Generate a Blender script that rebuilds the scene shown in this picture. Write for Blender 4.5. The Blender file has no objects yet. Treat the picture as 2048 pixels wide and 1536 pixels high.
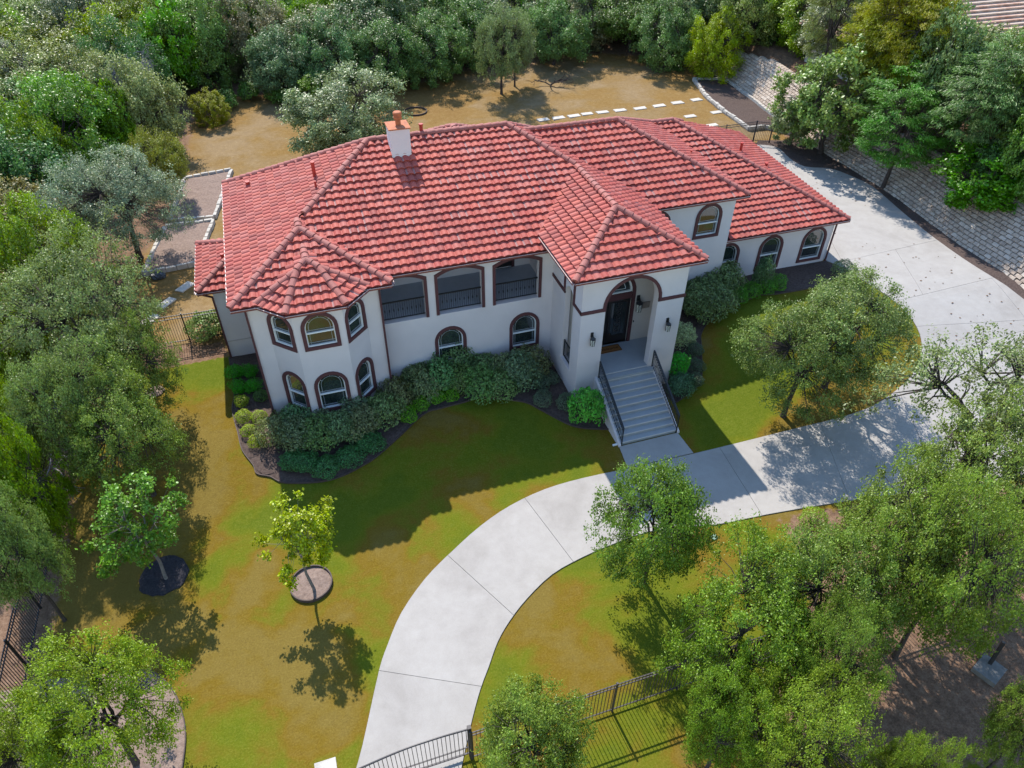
import bpy, bmesh, math, random
import numpy as np
from mathutils import Vector, Matrix
from mathutils.geometry import tessellate_polygon

# ------------------------------------------------------------------ scene, camera, light
scn = bpy.context.scene
COL = scn.collection
rad = math.radians
CAM_H = 24.0
F_PX, PITCH, YAW, ROLL = 1428.0, rad(40.22), rad(18.46), rad(0.46)
fw = Vector((math.sin(YAW)*math.cos(PITCH), math.cos(YAW)*math.cos(PITCH), -math.sin(PITCH)))
rt0 = Vector((math.cos(YAW), -math.sin(YAW), 0)); up0 = rt0.cross(fw)
rt = math.cos(ROLL)*rt0 + math.sin(ROLL)*up0
up = -math.sin(ROLL)*rt0 + math.cos(ROLL)*up0
cam_d = bpy.data.cameras.new('camera'); cam = bpy.data.objects.new('camera', cam_d); COL.objects.link(cam)
M = Matrix((rt, up, -fw)).transposed().to_4x4(); M.translation = (0, 0, CAM_H)
cam.matrix_world = M
cam_d.sensor_width = 36.0; cam_d.sensor_fit = 'HORIZONTAL'
cam_d.lens = F_PX/2048*36.0
cam_d.clip_end = 2000; cam_d.clip_start = 0.3
scn.camera = cam

SUN_DIR = Vector((0.062, -0.895, -1.0)).normalized()      # the way the light travels
elev = math.asin(-SUN_DIR.z); azim = math.atan2(-SUN_DIR.x, -SUN_DIR.y)
wd = bpy.data.worlds.new('World'); scn.world = wd; wd.use_nodes = True
wn = wd.node_tree.nodes; wl = wd.node_tree.links; wn.clear()
sky = wn.new('ShaderNodeTexSky'); sky.sky_type = 'NISHITA'; sky.sun_disc = False
sky.sun_elevation = elev; sky.sun_rotation = azim; sky.altitude = 200; sky.air_density = 1.25; sky.dust_density = 0.1; sky.ozone_density = 3.0
bg = wn.new('ShaderNodeBackground'); bg.inputs['Strength'].default_value = 0.15
wo = wn.new('ShaderNodeOutputWorld'); wl.new(sky.outputs[0], bg.inputs[0]); wl.new(bg.outputs[0], wo.inputs[0])
sl = bpy.data.lights.new('sun', 'SUN'); sl.energy = 3.6; sl.angle = rad(0.53); sl.color = (1.0, 0.945, 0.86)
so = bpy.data.objects.new('sun', sl); COL.objects.link(so)
so.rotation_euler = SUN_DIR.to_track_quat('-Z', 'Y').to_euler(); so.location = (0, 60, 80)
scn.render.engine = 'CYCLES'
scn.cycles.max_bounces = 6; scn.cycles.diffuse_bounces = 3; scn.cycles.glossy_bounces = 2; scn.cycles.transmission_bounces = 2
vs = scn.view_settings; vs.view_transform = 'Standard'; vs.look = 'None'; vs.exposure = 1.12; vs.gamma = 1.0; vs.use_curve_mapping = False

# ------------------------------------------------------------------ pixels of the photograph -> places on the ground
def ray(px, py):
    return rt*((px-1024)/F_PX) + up*(-(py-768)/F_PX) + fw
def at_z(px, py, z):
    d = ray(px, py); t = (z-CAM_H)/d.z
    return Vector((0, 0, CAM_H)) + d*t
def SS(t):
    t = 0 if t < 0 else (1 if t > 1 else t)
    return t*t*(3-2*t)
def wall_x(y):                                   # foot of the retaining wall
    return 40.4 + 1.0*SS((y-29)/10) + 1.9*SS((y-46)/20)
def terr(x, y):
    z = .43*SS((y-21)/6) + .75*SS((x-16)/12)*SS((y-15)/12)
    wx = wall_x(y) + .45; w = 2.3 + 14*SS((y-68)/14)
    z += 3.0*min(max((x-wx)/w, 0), 1)
    if y > 75: z += 0.02*(y-75)
    return z
def gnd(px, py):
    z = 0.5
    d = ray(px, py)
    t0, P = 0, None
    t = 10.0
    while t < 400:
        P = Vector((0, 0, CAM_H)) + d*t
        if P.z < terr(P.x, P.y):
            a, b = t-.5, t
            for i in range(16):
                m = (a+b)/2; P = Vector((0, 0, CAM_H)) + d*m
                if P.z < terr(P.x, P.y): b = m
                else: a = m
            return P
        t += .5
    return P
def gl(pts): return [gnd(*p) for p in pts]

# ------------------------------------------------------------------ materials
MATS = {}
def nodes(name):
    m = bpy.data.materials.new(name); m.use_nodes = True
    nt = m.node_tree; nt.nodes.clear()
    out = nt.nodes.new('ShaderNodeOutputMaterial'); b = nt.nodes.new('ShaderNodeBsdfPrincipled')
    nt.links.new(b.outputs[0], out.inputs[0]); MATS[name] = m
    return m, nt, b
def ramp(nt, fac, stops, interp='LINEAR'):
    r = nt.nodes.new('ShaderNodeValToRGB'); r.color_ramp.interpolation = interp
    e = r.color_ramp.elements
    while len(e) < len(stops): e.new(0.5)
    for k, (p, c) in enumerate(stops):
        e[k].position = p; e[k].color = (c[0], c[1], c[2], 1)
    nt.links.new(fac, r.inputs[0]); return r.outputs[0]
def noise(nt, scale, detail=4, rough=0.55, vec=None, dist=0.0):
    n = nt.nodes.new('ShaderNodeTexNoise'); n.inputs['Scale'].default_value = scale
    n.inputs['Detail'].default_value = detail; n.inputs['Roughness'].default_value = rough; n.inputs['Distortion'].default_value = dist
    if vec: nt.links.new(vec, n.inputs['Vector'])
    return n.outputs['Fac']
def geo_pos(nt):
    g = nt.nodes.new('ShaderNodeNewGeometry'); return g.outputs['Position']
def mixc(nt, fac, a, b, mode='MIX'):
    m = nt.nodes.new('ShaderNodeMix'); m.data_type = 'RGBA'; m.blend_type = mode
    for s, v in ((m.inputs[0], fac), (m.inputs[6], a), (m.inputs[7], b)):
        if isinstance(v, (int, float)): s.default_value = v
        elif isinstance(v, tuple): s.default_value = (v[0], v[1], v[2], 1)
        else: nt.links.new(v, s)
    return m.outputs[2]
def math_n(nt, op, a, b=0.0, c=None):
    m = nt.nodes.new('ShaderNodeMath'); m.operation = op
    for s, v in zip(m.inputs, (a, b, c)):
        if v is None: continue
        if isinstance(v, (int, float)): s.default_value = v
        else: nt.links.new(v, s)
    return m.outputs[0]
def bump(nt, b, h, strength=0.3, dist=0.02):
    n = nt.nodes.new('ShaderNodeBump'); n.inputs['Strength'].default_value = strength; n.inputs['Distance'].default_value = dist
    nt.links.new(h, n.inputs['Height']); nt.links.new(n.outputs[0], b.inputs['Normal'])
def attr(nt, name, typ='GEOMETRY'):
    a = nt.nodes.new('ShaderNodeAttribute'); a.attribute_name = name; a.attribute_type = typ
    return a
def simple(name, c1, c2=None, scale=3.0, rough=0.8, spec=0.3, bmp=0.0, bscale=40.0, metal=0.0, detail=5):
    m, nt, b = nodes(name)
    b.inputs['Roughness'].default_value = rough; b.inputs['Specular IOR Level'].default_value = spec; b.inputs['Metallic'].default_value = metal
    p = geo_pos(nt)
    if c2 is None: c2 = tuple(v*0.85 for v in c1)
    n = noise(nt, scale, detail, .6, p)
    nt.links.new(ramp(nt, n, [(.3, c1), (.7, c2)]), b.inputs['Base Color'])
    if bmp > 0: bump(nt, b, noise(nt, bscale, 4, .6, p), bmp, .02)
    return m
simple('stucco', (.66, .595, .585), (.59, .53, .525), .55, .92, .15, .25, 45)
simple('stucco_in', (.62, .55, .49), (.56, .49, .44), .8, .92, .15, .2, 45)
simple('trim', (.105, .04, .042), (.085, .032, .034), 3, .75, .3, .1, 60)
simple('trim_dark', (.075, .028, .03), (.055, .022, .024), 3, .75, .3)
simple('fascia', (.20, .05, .04), (.15, .038, .03), 3, .5, .5)
simple('gutter', (.62, .50, .46), (.50, .36, .32), 6, .35, .6)  # pale colour paints the sunlit gleam on the brown gutter's lip and inside
simple('soffit', (.50, .44, .40), (.45, .40, .36), 2, .9, .2)
simple('white_vinyl', (.80, .80, .79), (.74, .75, .75), 4, .45, .5)
simple('muntin', (.42, .44, .45), (.36, .38, .39), 4, .5, .4)
simple('black_iron', (.012, .012, .014), (.02, .02, .022), 8, .45, .5)
simple('bronze_iron', (.035, .028, .03), (.05, .042, .046), 8, .5, .5)
simple('door_black', (.014, .012, .013), (.022, .018, .018), 5, .35, .5)
simple('red_pipe', (.42, .035, .02), (.30, .03, .02), 9, .6, .4)
simple('rust', (.46, .14, .05), (.28, .09, .045), 5, .75, .3, .2, 30)
simple('underlay', (.07, .025, .025), (.05, .02, .02), 4, .9, .2)
simple('bark', (.085, .07, .06), (.045, .036, .032), 7, .95, .1, .6, 25)
simple('bark_pale', (.22, .20, .185), (.13, .115, .11), 7, .95, .1, .5, 25)
simple('dead_wood', (.34, .31, .32), (.24, .215, .225), 7, .95, .1)
simple('mat_fibre', (.30, .13, .045), (.22, .09, .03), 30, .95, .1, .5, 120)
simple('mat_ink', (.02, .016, .012), (.03, .02, .016), 30, .95, .1)
simple('mulch', (.115, .085, .072), (.055, .038, .034), 9, .97, .1, .9, 26, detail=9)
simple('mulch_dark', (.022, .021, .026), (.05, .046, .052), 14, .95, .15, .9, 26, detail=9)
simple('mulch_pale', (.27, .20, .165), (.155, .11, .09), 8, .97, .1, .9, 26, detail=9)
simple('limestone', (.50, .465, .415), (.34, .315, .28), 2.5, .9, .2, .5, 18)
simple('steel_edge', (.05, .04, .04), (.09, .06, .05), 6, .7, .3)
simple('plaque', (.30, .25, .21), (.24, .20, .17), 8, .7, .3, .3, 50)
simple('loggia_floor', (.42, .44, .48), (.37, .39, .43), 3, .75, .3)
simple('stone_slab', (.52, .48, .42), (.40, .37, .325), 3, .9, .2, .3, 20)
simple('concrete_box', (.20, .19, .175), (.13, .125, .115), 4, .85, .2, .2, 30)
simple('green_lid', (.16, .24, .18), (.13, .20, .15), 4, .5, .4)
simple('tan_tile', (.62, .46, .36), (.42, .22, .15), 1.6, .85, .2, .3, 10)
simple('tan_pale', (.58, .47, .38), (.46, .33, .25), 1.2, .85, .2, .3, 10)
simple('lamp_glass', (.62, .60, .52), (.5, .5, .46), 5, .15, .6)
simple('far_wall', (.62, .56, .50), (.55, .5, .45), 1, .9, .2)
simple('plastic_bag', (.03, .035, .045), (.05, .055, .065), 6, .35, .5)
simple('straw_leaf', (.20, .12, .06), (.13, .07, .04), 9, .9, .1)

def glass_mat():
    m, nt, b = nodes('glass')
    p = geo_pos(nt)
    nt.links.new(ramp(nt, noise(nt, 1.3, 2, .5, p), [(.35, (.012, .018, .02)), (.7, (.035, .045, .045))]), b.inputs['Base Color'])
    b.inputs['Roughness'].default_value = .03; b.inputs['IOR'].default_value = 1.9; b.inputs['Specular IOR Level'].default_value = .8
    bump(nt, b, noise(nt, .8, 2, .5, p), .06, .05)
glass_mat()
def tile_mat():
    m, nt, b = nodes('roof_tile')
    a = attr(nt, 'rnd').outputs['Fac']
    base = ramp(nt, a, [(0, (.22, .040, .032)), (.2, (.33, .060, .042)), (.4, (.40, .078, .050)), (.6, (.45, .092, .058)), (.8, (.36, .052, .038)), (1, (.42, .125, .098))])
    p = geo_pos(nt)
    n1 = noise(nt, 5.0, 6, .65, p)
    col = mixc(nt, .32, base, ramp(nt, n1, [(.3, (.24, .044, .034)), (.7, (.46, .108, .074))]))
    n2 = noise(nt, .35, 3, .5, p)
    col = mixc(nt, math_n(nt, 'MULTIPLY', n2, .45), col, (.37, .105, .088))
    pale = math_n(nt, 'GREATER_THAN', a, 1.5)
    col = mixc(nt, math_n(nt, 'MULTIPLY', pale, math_n(nt, 'ADD', .45, math_n(nt, 'MULTIPLY', n1, .5))), col, (.31, .20, .185))
    nt.links.new(col, b.inputs['Base Color']); b.inputs['Roughness'].default_value = .72; b.inputs['Specular IOR Level'].default_value = .35
    bump(nt, b, noise(nt, 60, 3, .6, p), .25, .01)
tile_mat()
def cap_mat():
    m, nt, b = nodes('ridge_tile')
    oi = nt.nodes.new('ShaderNodeObjectInfo')
    p = geo_pos(nt)
    base = ramp(nt, oi.outputs['Random'], [(0, (.24, .058, .046)), (.4, (.31, .080, .060)), (.7, (.27, .085, .070)), (1, (.34, .10, .078))])
    col = mixc(nt, .4, base, ramp(nt, noise(nt, 6, 5, .6, p), [(.3, (.20, .06, .05)), (.7, (.36, .125, .098))]))
    nt.links.new(col, b.inputs['Base Color']); b.inputs['Roughness'].default_value = .75
tile_mat; cap_mat()
def block_mat():
    m, nt, b = nodes('wall_block')
    a = attr(nt, 'rnd').outputs['Fac']; p = geo_pos(nt)
    base = ramp(nt, a, [(0, (.28, .205, .155)), (.35, (.48, .39, .31)), (.7, (.38, .295, .23)), (1, (.56, .48, .40))])
    col = mixc(nt, .5, base, ramp(nt, noise(nt, 4, 6, .65, p), [(.3, (.25, .19, .145)), (.7, (.58, .49, .40))]))
    nt.links.new(col, b.inputs['Base Color']); b.inputs['Roughness'].default_value = .95
    bump(nt, b, noise(nt, 22, 5, .65, p), .6, .03)
block_mat()
def concrete_mat():
    m, nt, b = nodes('concrete')
    p = geo_pos(nt); oi = nt.nodes.new('ShaderNodeObjectInfo')
    n1 = noise(nt, .45, 6, .62, p, 1.0); n2 = noise(nt, 2.2, 6, .65, p); n3 = noise(nt, 30, 3, .6, p)
    c = ramp(nt, n1, [(.3, (.305, .280, .256)), (.5, (.370, .344, .318)), (.72, (.410, .386, .360))])
    c = mixc(nt, .3, c, ramp(nt, n2, [(.3, (.285, .262, .238)), (.7, (.43, .405, .375))]))
    c = mixc(nt, .12, c, ramp(nt, n3, [(.35, (.22, .205, .195)), (.65, (.42, .41, .395))]))
    v = math_n(nt, 'ADD', .865, math_n(nt, 'MULTIPLY', oi.outputs['Random'], .06))
    hs = nt.nodes.new('ShaderNodeHueSaturation'); nt.links.new(c, hs.inputs['Color']); nt.links.new(v, hs.inputs['Value'])
    nt.links.new(hs.outputs[0], b.inputs['Base Color']); b.inputs['Roughness'].default_value = .9; b.inputs['Specular IOR Level'].default_value = .25
    bump(nt, b, n3, .15, .01)
concrete_mat()
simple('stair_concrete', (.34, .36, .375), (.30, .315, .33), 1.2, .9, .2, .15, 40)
simple('stair_nose', (.58, .54, .50), (.50, .46, .43), 3, .9, .2)
def ground_mat():
    m, nt, b = nodes('ground')
    p = geo_pos(nt)
    big = noise(nt, .11, 3, .55, p, .4); mid = noise(nt, .42, 4, .6, p, .3); sml = noise(nt, 3.2, 5, .7, p); fine = noise(nt, 15, 5, .8, p)
    comb = math_n(nt, 'ADD', math_n(nt, 'MULTIPLY', big, .62), math_n(nt, 'MULTIPLY', mid, .38))
    dl = attr(nt, 'parched').outputs['Fac']; dryc = comb
    comb = math_n(nt, 'ADD', comb, math_n(nt, 'MULTIPLY', dl, .085))
    lawn = ramp(nt, comb, [(.415, (.050, .112, .008)), (.460, (.086, .128, .007)), (.494, (.122, .110, .011)), (.525, (.165, .076, .013)), (.575, (.182, .104, .040))])
    lawn = mixc(nt, .24, lawn, ramp(nt, sml, [(.3, (.075, .065, .006)), (.5, (.135, .115, .010)), (.72, (.20, .165, .035))]))
    lawn = mixc(nt, .36, lawn, ramp(nt, fine, [(.3, (.035, .045, .004)), (.52, (.13, .12, .010)), (.75, (.29, .26, .07))]))
    dry = ramp(nt, dryc, [(.40, (.175, .082, .012)), (.47, (.20, .105, .020)), (.53, (.20, .125, .055)), (.60, (.25, .18, .115))])
    dry = mixc(nt, .45, dry, ramp(nt, sml, [(.3, (.10, .05, .012)), (.55, (.20, .12, .038)), (.75, (.31, .23, .14))]))
    dry = mixc(nt, .25, dry, ramp(nt, fine, [(.3, (.10, .06, .015)), (.75, (.42, .34, .2))]))
    lit = ramp(nt, sml, [(.28, (.060, .034, .020)), (.5, (.170, .098, .058)), (.75, (.29, .19, .125))])
    lit = mixc(nt, .38, lit, ramp(nt, fine, [(.35, (.04, .024, .017)), (.7, (.34, .235, .175))]))
    w1 = attr(nt, 'dry').outputs['Fac']; w2 = attr(nt, 'litter').outputs['Fac']
    def soft(w):
        t = math_n(nt, 'ADD', w, math_n(nt, 'MULTIPLY', math_n(nt, 'SUBTRACT', sml, .5), .9))
        mp = nt.nodes.new('ShaderNodeMapRange'); mp.interpolation_type = 'SMOOTHSTEP'
        nt.links.new(t, mp.inputs[0]); mp.inputs[1].default_value = .38; mp.inputs[2].default_value = .62
        return mp.outputs[0]
    c = mixc(nt, soft(w1), lawn, dry); c = mixc(nt, soft(w2), c, lit)
    nt.links.new(c, b.inputs['Base Color']); b.inputs['Roughness'].default_value = 1.0; b.inputs['Specular IOR Level'].default_value = .05
    h = math_n(nt, 'ADD', math_n(nt, 'MULTIPLY', fine, .6), sml)
    bump(nt, b, h, .55, .05)
ground_mat()
def leaf_mat():
    m, nt, b = nodes('leaf')
    out = [n for n in nt.nodes if n.type == 'OUTPUT_MATERIAL'][0]
    oi = nt.nodes.new('ShaderNodeObjectInfo'); a = attr(nt, 'rnd').outputs['Fac']
    hs = nt.nodes.new('ShaderNodeHueSaturation'); nt.links.new(oi.outputs['Color'], hs.inputs['Color'])
    nt.links.new(math_n(nt, 'ADD', .485, math_n(nt, 'MULTIPLY', a, .03)), hs.inputs['Hue'])
    nt.links.new(math_n(nt, 'ADD', .60, math_n(nt, 'MULTIPLY', a, 1.75)), hs.inputs['Value'])
    hs.inputs['Saturation'].default_value = 1.12
    nt.links.new(hs.outputs[0], b.inputs['Base Color']); b.inputs['Roughness'].default_value = .42; b.inputs['Specular IOR Level'].default_value = .45
    tr = nt.nodes.new('ShaderNodeBsdfTranslucent'); nt.links.new(hs.outputs[0], tr.inputs[0])
    mx = nt.nodes.new('ShaderNodeMixShader'); mx.inputs[0].default_value = .34
    nt.links.new(b.outputs[0], mx.inputs[1]); nt.links.new(tr.outputs[0], mx.inputs[2]); nt.links.new(mx.outputs[0], out.inputs[0])
leaf_mat()
MT = lambda n: MATS[n]

# ------------------------------------------------------------------ mesh helpers
class MB:
    def __init__(s): s.v = []; s.f = []; s.r = []
    def add(s, vs, fs, r=None):
        o = len(s.v); s.v += [tuple(p) for p in vs]
        for f in fs: s.f.append(tuple(i+o for i in f)); s.r.append(.5 if r is None else r)
    def box(s, c, d, rz=0.0, r=None, R=None):
        hx, hy, hz = d[0]/2, d[1]/2, d[2]/2; ca, sa = math.cos(rz), math.sin(rz); vs = []
        for z in (-hz, hz):
            for x, y in ((-hx, -hy), (hx, -hy), (hx, hy), (-hx, hy)):
                if R is not None:
                    q = R @ Vector((x, y, z)); vs.append((c[0]+q.x, c[1]+q.y, c[2]+q.z))
                else: vs.append((c[0]+x*ca-y*sa, c[1]+x*sa+y*ca, c[2]+z))
        s.add(vs, [(3, 2, 1, 0), (4, 5, 6, 7), (0, 1, 5, 4), (1, 2, 6, 5), (2, 3, 7, 6), (3, 0, 4, 7)], r)
    def bar(s, a, b, w, h=None, upv=Vector((0, 0, 1))):
        a, b = Vector(a), Vector(b); d = b-a; L = d.length
        if L < 1e-6: return
        x = d/L; y = upv.cross(x)
        if y.length < 1e-4: y = Vector((0, 1, 0)).cross(x)
        y.normalize(); z = x.cross(y)
        R = Matrix((x, y, z)).transposed(); s.box((a+b)/2, (L, w, h or w), R=R)
    def tube(s, pts, rs, n=6, cap=True):
        pts = [Vector(p) for p in pts]; o = len(s.v)
        if not isinstance(rs, (list, tuple)): rs = [rs]*len(pts)
        pv = None
        for i, p in enumerate(pts):
            d = (pts[min(i+1, len(pts)-1)]-pts[max(i-1, 0)])
            d = d.normalized() if d.length > 1e-9 else Vector((0, 0, 1))
            if pv is None: pv = d.orthogonal().normalized()
            pv = (pv - d*pv.dot(d)); pv = pv.normalized() if pv.length > 1e-6 else d.orthogonal().normalized()
            q = d.cross(pv)
            for k in range(n):
                a = 2*math.pi*k/n; s.v.append(tuple(p+(pv*math.cos(a)+q*math.sin(a))*rs[i]))
        for i in range(len(pts)-1):
            for k in range(n):
                s.f.append((o+i*n+k, o+i*n+(k+1) % n, o+(i+1)*n+(k+1) % n, o+(i+1)*n+k)); s.r.append(.5)
        if cap:
            s.f.append(tuple(o+k for k in reversed(range(n)))); s.r.append(.5)
            s.f.append(tuple(o+(len(pts)-1)*n+k for k in range(n))); s.r.append(.5)
    def lathe(s, c, prof, n=14):
        o = len(s.v)
        for (r, z) in prof:
            for k in range(n):
                a = 2*math.pi*k/n; s.v.append((c[0]+r*math.cos(a), c[1]+r*math.sin(a), c[2]+z))
        for i in range(len(prof)-1):
            for k in range(n):
                s.f.append((o+i*n+k, o+i*n+(k+1) % n, o+(i+1)*n+(k+1) % n, o+(i+1)*n+k)); s.r.append(.5)
        s.f.append(tuple(o+k for k in reversed(range(n)))); s.r.append(.5)
        s.f.append(tuple(o+(len(prof)-1)*n+k for k in range(n))); s.r.append(.5)
    def mesh(s, name, mat, origin=(0, 0, 0), smooth=False):
        me = bpy.data.meshes.new(name)
        ox, oy, oz = origin
        me.from_pydata([(x-ox, y-oy, z-oz) for x, y, z in s.v], [], s.f)
        a = me.attributes.new('rnd', 'FLOAT', 'FACE'); a.data.foreach_set('value', s.r)
        if mat: me.materials.append(MT(mat))
        if smooth: me.polygons.foreach_set('use_smooth', [True]*len(me.polygons))
        me.update(); return me
    def build(s, name, mat, parent=None, origin=None, smooth=False, **props):
        if origin is None: origin = tuple(ORG.get(parent.name, (0, 0, 0))) if parent else (0, 0, 0)
        o = bpy.data.objects.new(name, s.mesh(name, mat, origin, smooth)); COL.objects.link(o)
        if parent: o.parent = parent; ORG[o.name] = origin
        for k, v in props.items(): o[k] = v
        return o
ORG = {}
def thing(name, label, cat, loc, group=None):
    o = bpy.data.objects.new(name, None); COL.objects.link(o); o.location = loc; o.empty_display_size = .3
    o['label'] = label; o['category'] = cat
    if group: o['group'] = group
    ORG[o.name] = tuple(loc)
    return o
def tag(o, label, cat, group=None):
    o['label'] = label; o['category'] = cat
    if group: o['group'] = group
    return o
def struct(o): o['kind'] = 'structure'; return o
def inst(name, me, parent, mat4):
    o = bpy.data.objects.new(name, me); COL.objects.link(o); o.parent = parent; o.matrix_basis = mat4
    return o

def wall_panel(mb, O, U, N, outer, holes, depth=.14):
    """flat wall with openings: outer and holes in (u, v); N points outward; reveals go inward"""
    O, U, N = Vector(O), Vector(U).normalized(), Vector(N).normalized(); V = Vector((0, 0, 1))
    P = lambda u, v, d=0: O+U*u+V*v-N*d
    polys = [[Vector((u, v, 0)) for u, v in q] for q in [outer]+holes]
    tris = tessellate_polygon(polys); flat = [p for q in polys for p in q]
    base = len(mb.v); mb.v += [tuple(P(p.x, p.y)) for p in flat]
    for t in tris:
        a, b, c = (mb.v[base+i] for i in t)
        n = (Vector(b)-Vector(a)).cross(Vector(c)-Vector(a))
        t = t if n.dot(N) > 0 else (t[0], t[2], t[1])
        mb.f.append(tuple(base+i for i in t)); mb.r.append(.5)
    for q in holes:
        k = len(mb.v); n = len(q)
        mb.v += [tuple(P(u, v)) for u, v in q]+[tuple(P(u, v, depth)) for u, v in q]
        for i in range(n):
            j = (i+1) % n; mb.f.append((k+i, k+j, k+n+j, k+n+i)); mb.r.append(.5)
def arch_poly(u0, u1, v0, vtop, n=12, rise=None):
    """counter-clockwise outline of an arched opening"""
    w = u1-u0; c = (u0+u1)/2; h = w/2 if rise is None else rise
    sp = vtop-h; pts = [(u0, v0), (u1, v0)]
    for i in range(n+1):
        a = math.pi*i/n
        if rise is None: pts.append((c+w/2*math.cos(a), sp+h*math.sin(a)))
        else:
            R = (w*w/4+h*h)/(2*h); th = math.asin(w/2/R); b = th-2*th*i/n
            pts.append((c+R*math.sin(b), vtop-R+R*math.cos(b)))
    return pts
def band(mb, O, U, N, inner, outer, d0, d1, closed=True):
    """a raised frame between two outlines with equal counts, from depth d0 (back) to d1 (front)"""
    O, U, N = Vector(O), Vector(U).normalized(), Vector(N).normalized(); V = Vector((0, 0, 1))
    n = len(inner); k = len(mb.v)
    for d in (d0, d1):
        for q in (inner, outer):
            mb.v += [tuple(O+U*u+V*v+N*d) for u, v in q]
    i0, o0, i1, o1 = k, k+n, k+2*n, k+3*n
    for i in range(n if closed else n-1):
        j = (i+1) % n
        for f in ((i1+i, i1+j, o1+j, o1+i), (o0+i, o0+j, o1+j, o1+i), (i0+i, i0+j, i1+j, i1+i)):
            mb.f.append(f); mb.r.append(.5)
    if not closed:
        for i in (0, n-1):
            mb.f.append((i0+i, o0+i, o1+i, i1+i)); mb.r.append(.5)
def fill(mb, O, U, N, poly, d):
    O, U, N = Vector(O), Vector(U).normalized(), Vector(N).normalized(); V = Vector((0, 0, 1)); k = len(mb.v)
    mb.v += [tuple(O+U*u+V*v+N*d) for u, v in poly]; mb.f.append(tuple(range(k, k+len(poly)))); mb.r.append(.5)
def rbar(mb, O, U, N, u0, v0, u1, v1, w, d0, d1):
    O, U, N = Vector(O), Vector(U).normalized(), Vector(N).normalized(); V = Vector((0, 0, 1))
    a = Vector((u1-u0, v1-v0)); a.normalize(); p = Vector((-a.y, a.x))*w/2; k = len(mb.v)
    for d in (d0, d1):
        for (u, v) in ((u0-p.x, v0-p.y), (u1-p.x, v1-p.y), (u1+p.x, v1+p.y), (u0+p.x, v0+p.y)):
            mb.v.append(tuple(O+U*u+V*v+N*d))
    for f in ((0, 1, 2, 3), (4, 5, 6, 7), (0, 1, 5, 4), (1, 2, 6, 5), (2, 3, 7, 6), (3, 0, 4, 7)):
        mb.f.append(tuple(k+i for i in f)); mb.r.append(.5)
def arched_window(parent, O, U, N, u0, u1, v0, vtop, tw=.165, rail=None, muntins=True, trim_bottom=True):
    """window part: trim (outer size u0..u1, v0..vtop), white frame, sash rail, muntins, two panes"""
    out = arch_poly(u0, u1, v0, vtop); a0, a1, b0, bt = u0+tw, u1-tw, v0+tw, vtop-tw
    inn = arch_poly(a0, a1, b0, bt)
    m = MB(); band(m, O, U, N, inn, out, -.02, .05)
    root = m.build('window', 'trim', parent)
    fr = arch_poly(a0+.048, a1-.048, b0+.048, bt-.048)
    m = MB(); band(m, O, U, N, fr, inn, -.12, -.03)
    rl = rail if rail is not None else b0+(bt-b0)*.44
    rbar(m, O, U, N, a0+.02, rl, a1-.02, rl, .055, -.115, -.025)
    m.build('frame', 'white_vinyl', root)
    if muntins:
        m = MB(); g = .17
        mi = arch_poly(a0+g, a1-g, rl+g*.75, bt-g); mo = arch_poly(a0+g-.018, a1-g+.018, rl+g*.75-.012, bt-g+.012)
        band(m, O, U, N, mi, mo, -.098, -.085)
        for (p, q, r, t) in ((a0+.05, rl+g*.75-.009, a0+g, rl+g*.75-.009), (a1-g, rl+g*.75-.009, a1-.05, rl+g*.75-.009),
                             (a0+g-.009, rl+.03, a0+g-.009, rl+g*.75), (a1-g+.009, rl+.03, a1-g+.009, rl+g*.75),
                             (a0+g-.009, b0+.05, a0+g-.009, rl-.03), (a1-g+.009, b0+.05, a1-g+.009, rl-.03),
                             (a0+.05, b0+g, a1-.05, b0+g)):
            rbar(m, O, U, N, p, q, r, t, .012, -.098, -.085)
        c = (a0+a1)/2; R = (a1-a0)/2; sp = bt-R
        for an in (35, 90, 145):
            ca, sa = math.cos(rad(an)), math.sin(rad(an))
            rbar(m, O, U, N, c+(R-g)*ca, sp+(R-g)*sa, c+(R-.05)*ca, sp+(R-.05)*sa, .018, -.098, -.085)
        m.build('muntin', 'muntin', root)
    m = MB(); fill(m, O, U, N, [(a0+.05, rl), (a1-.05, rl)]+[p for p in fr[2:]], -.10); m.build('pane', 'glass', root)
    m = MB(); fill(m, O, U, N, [(a0+.05, b0+.05), (a1-.05, b0+.05), (a1-.05, rl), (a0+.05, rl)], -.108); m.build('pane', 'glass', root)
    return root, arch_poly(u0+tw*.5, u1-tw*.5, v0+tw*.5, vtop-tw*.5)

# ------------------------------------------------------------------ ground sheet, driveway, beds
def in_poly(x, y, poly):
    c = False; n = len(poly); j = n-1
    for i in range(n):
        xi, yi = poly[i][0], poly[i][1]; xj, yj = poly[j][0], poly[j][1]
        if (yi > y) != (yj > y) and x < (xj-xi)*(y-yi)/(yj-yi)+xi: c = not c
        j = i
    return c
def seg_dist(x, y, poly):
    P = np.array([(p[0], p[1]) for p in poly]); Q = np.roll(P, -1, 0); d = Q-P
    t = np.clip(((x-P[:, 0])*d[:, 0]+(y-P[:, 1])*d[:, 1])/np.maximum((d**2).sum(1), 1e-9), 0, 1)
    return float(np.sqrt(((x-P[:, 0]-t*d[:, 0])**2+(y-P[:, 1]-t*d[:, 1])**2).min()))
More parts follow.
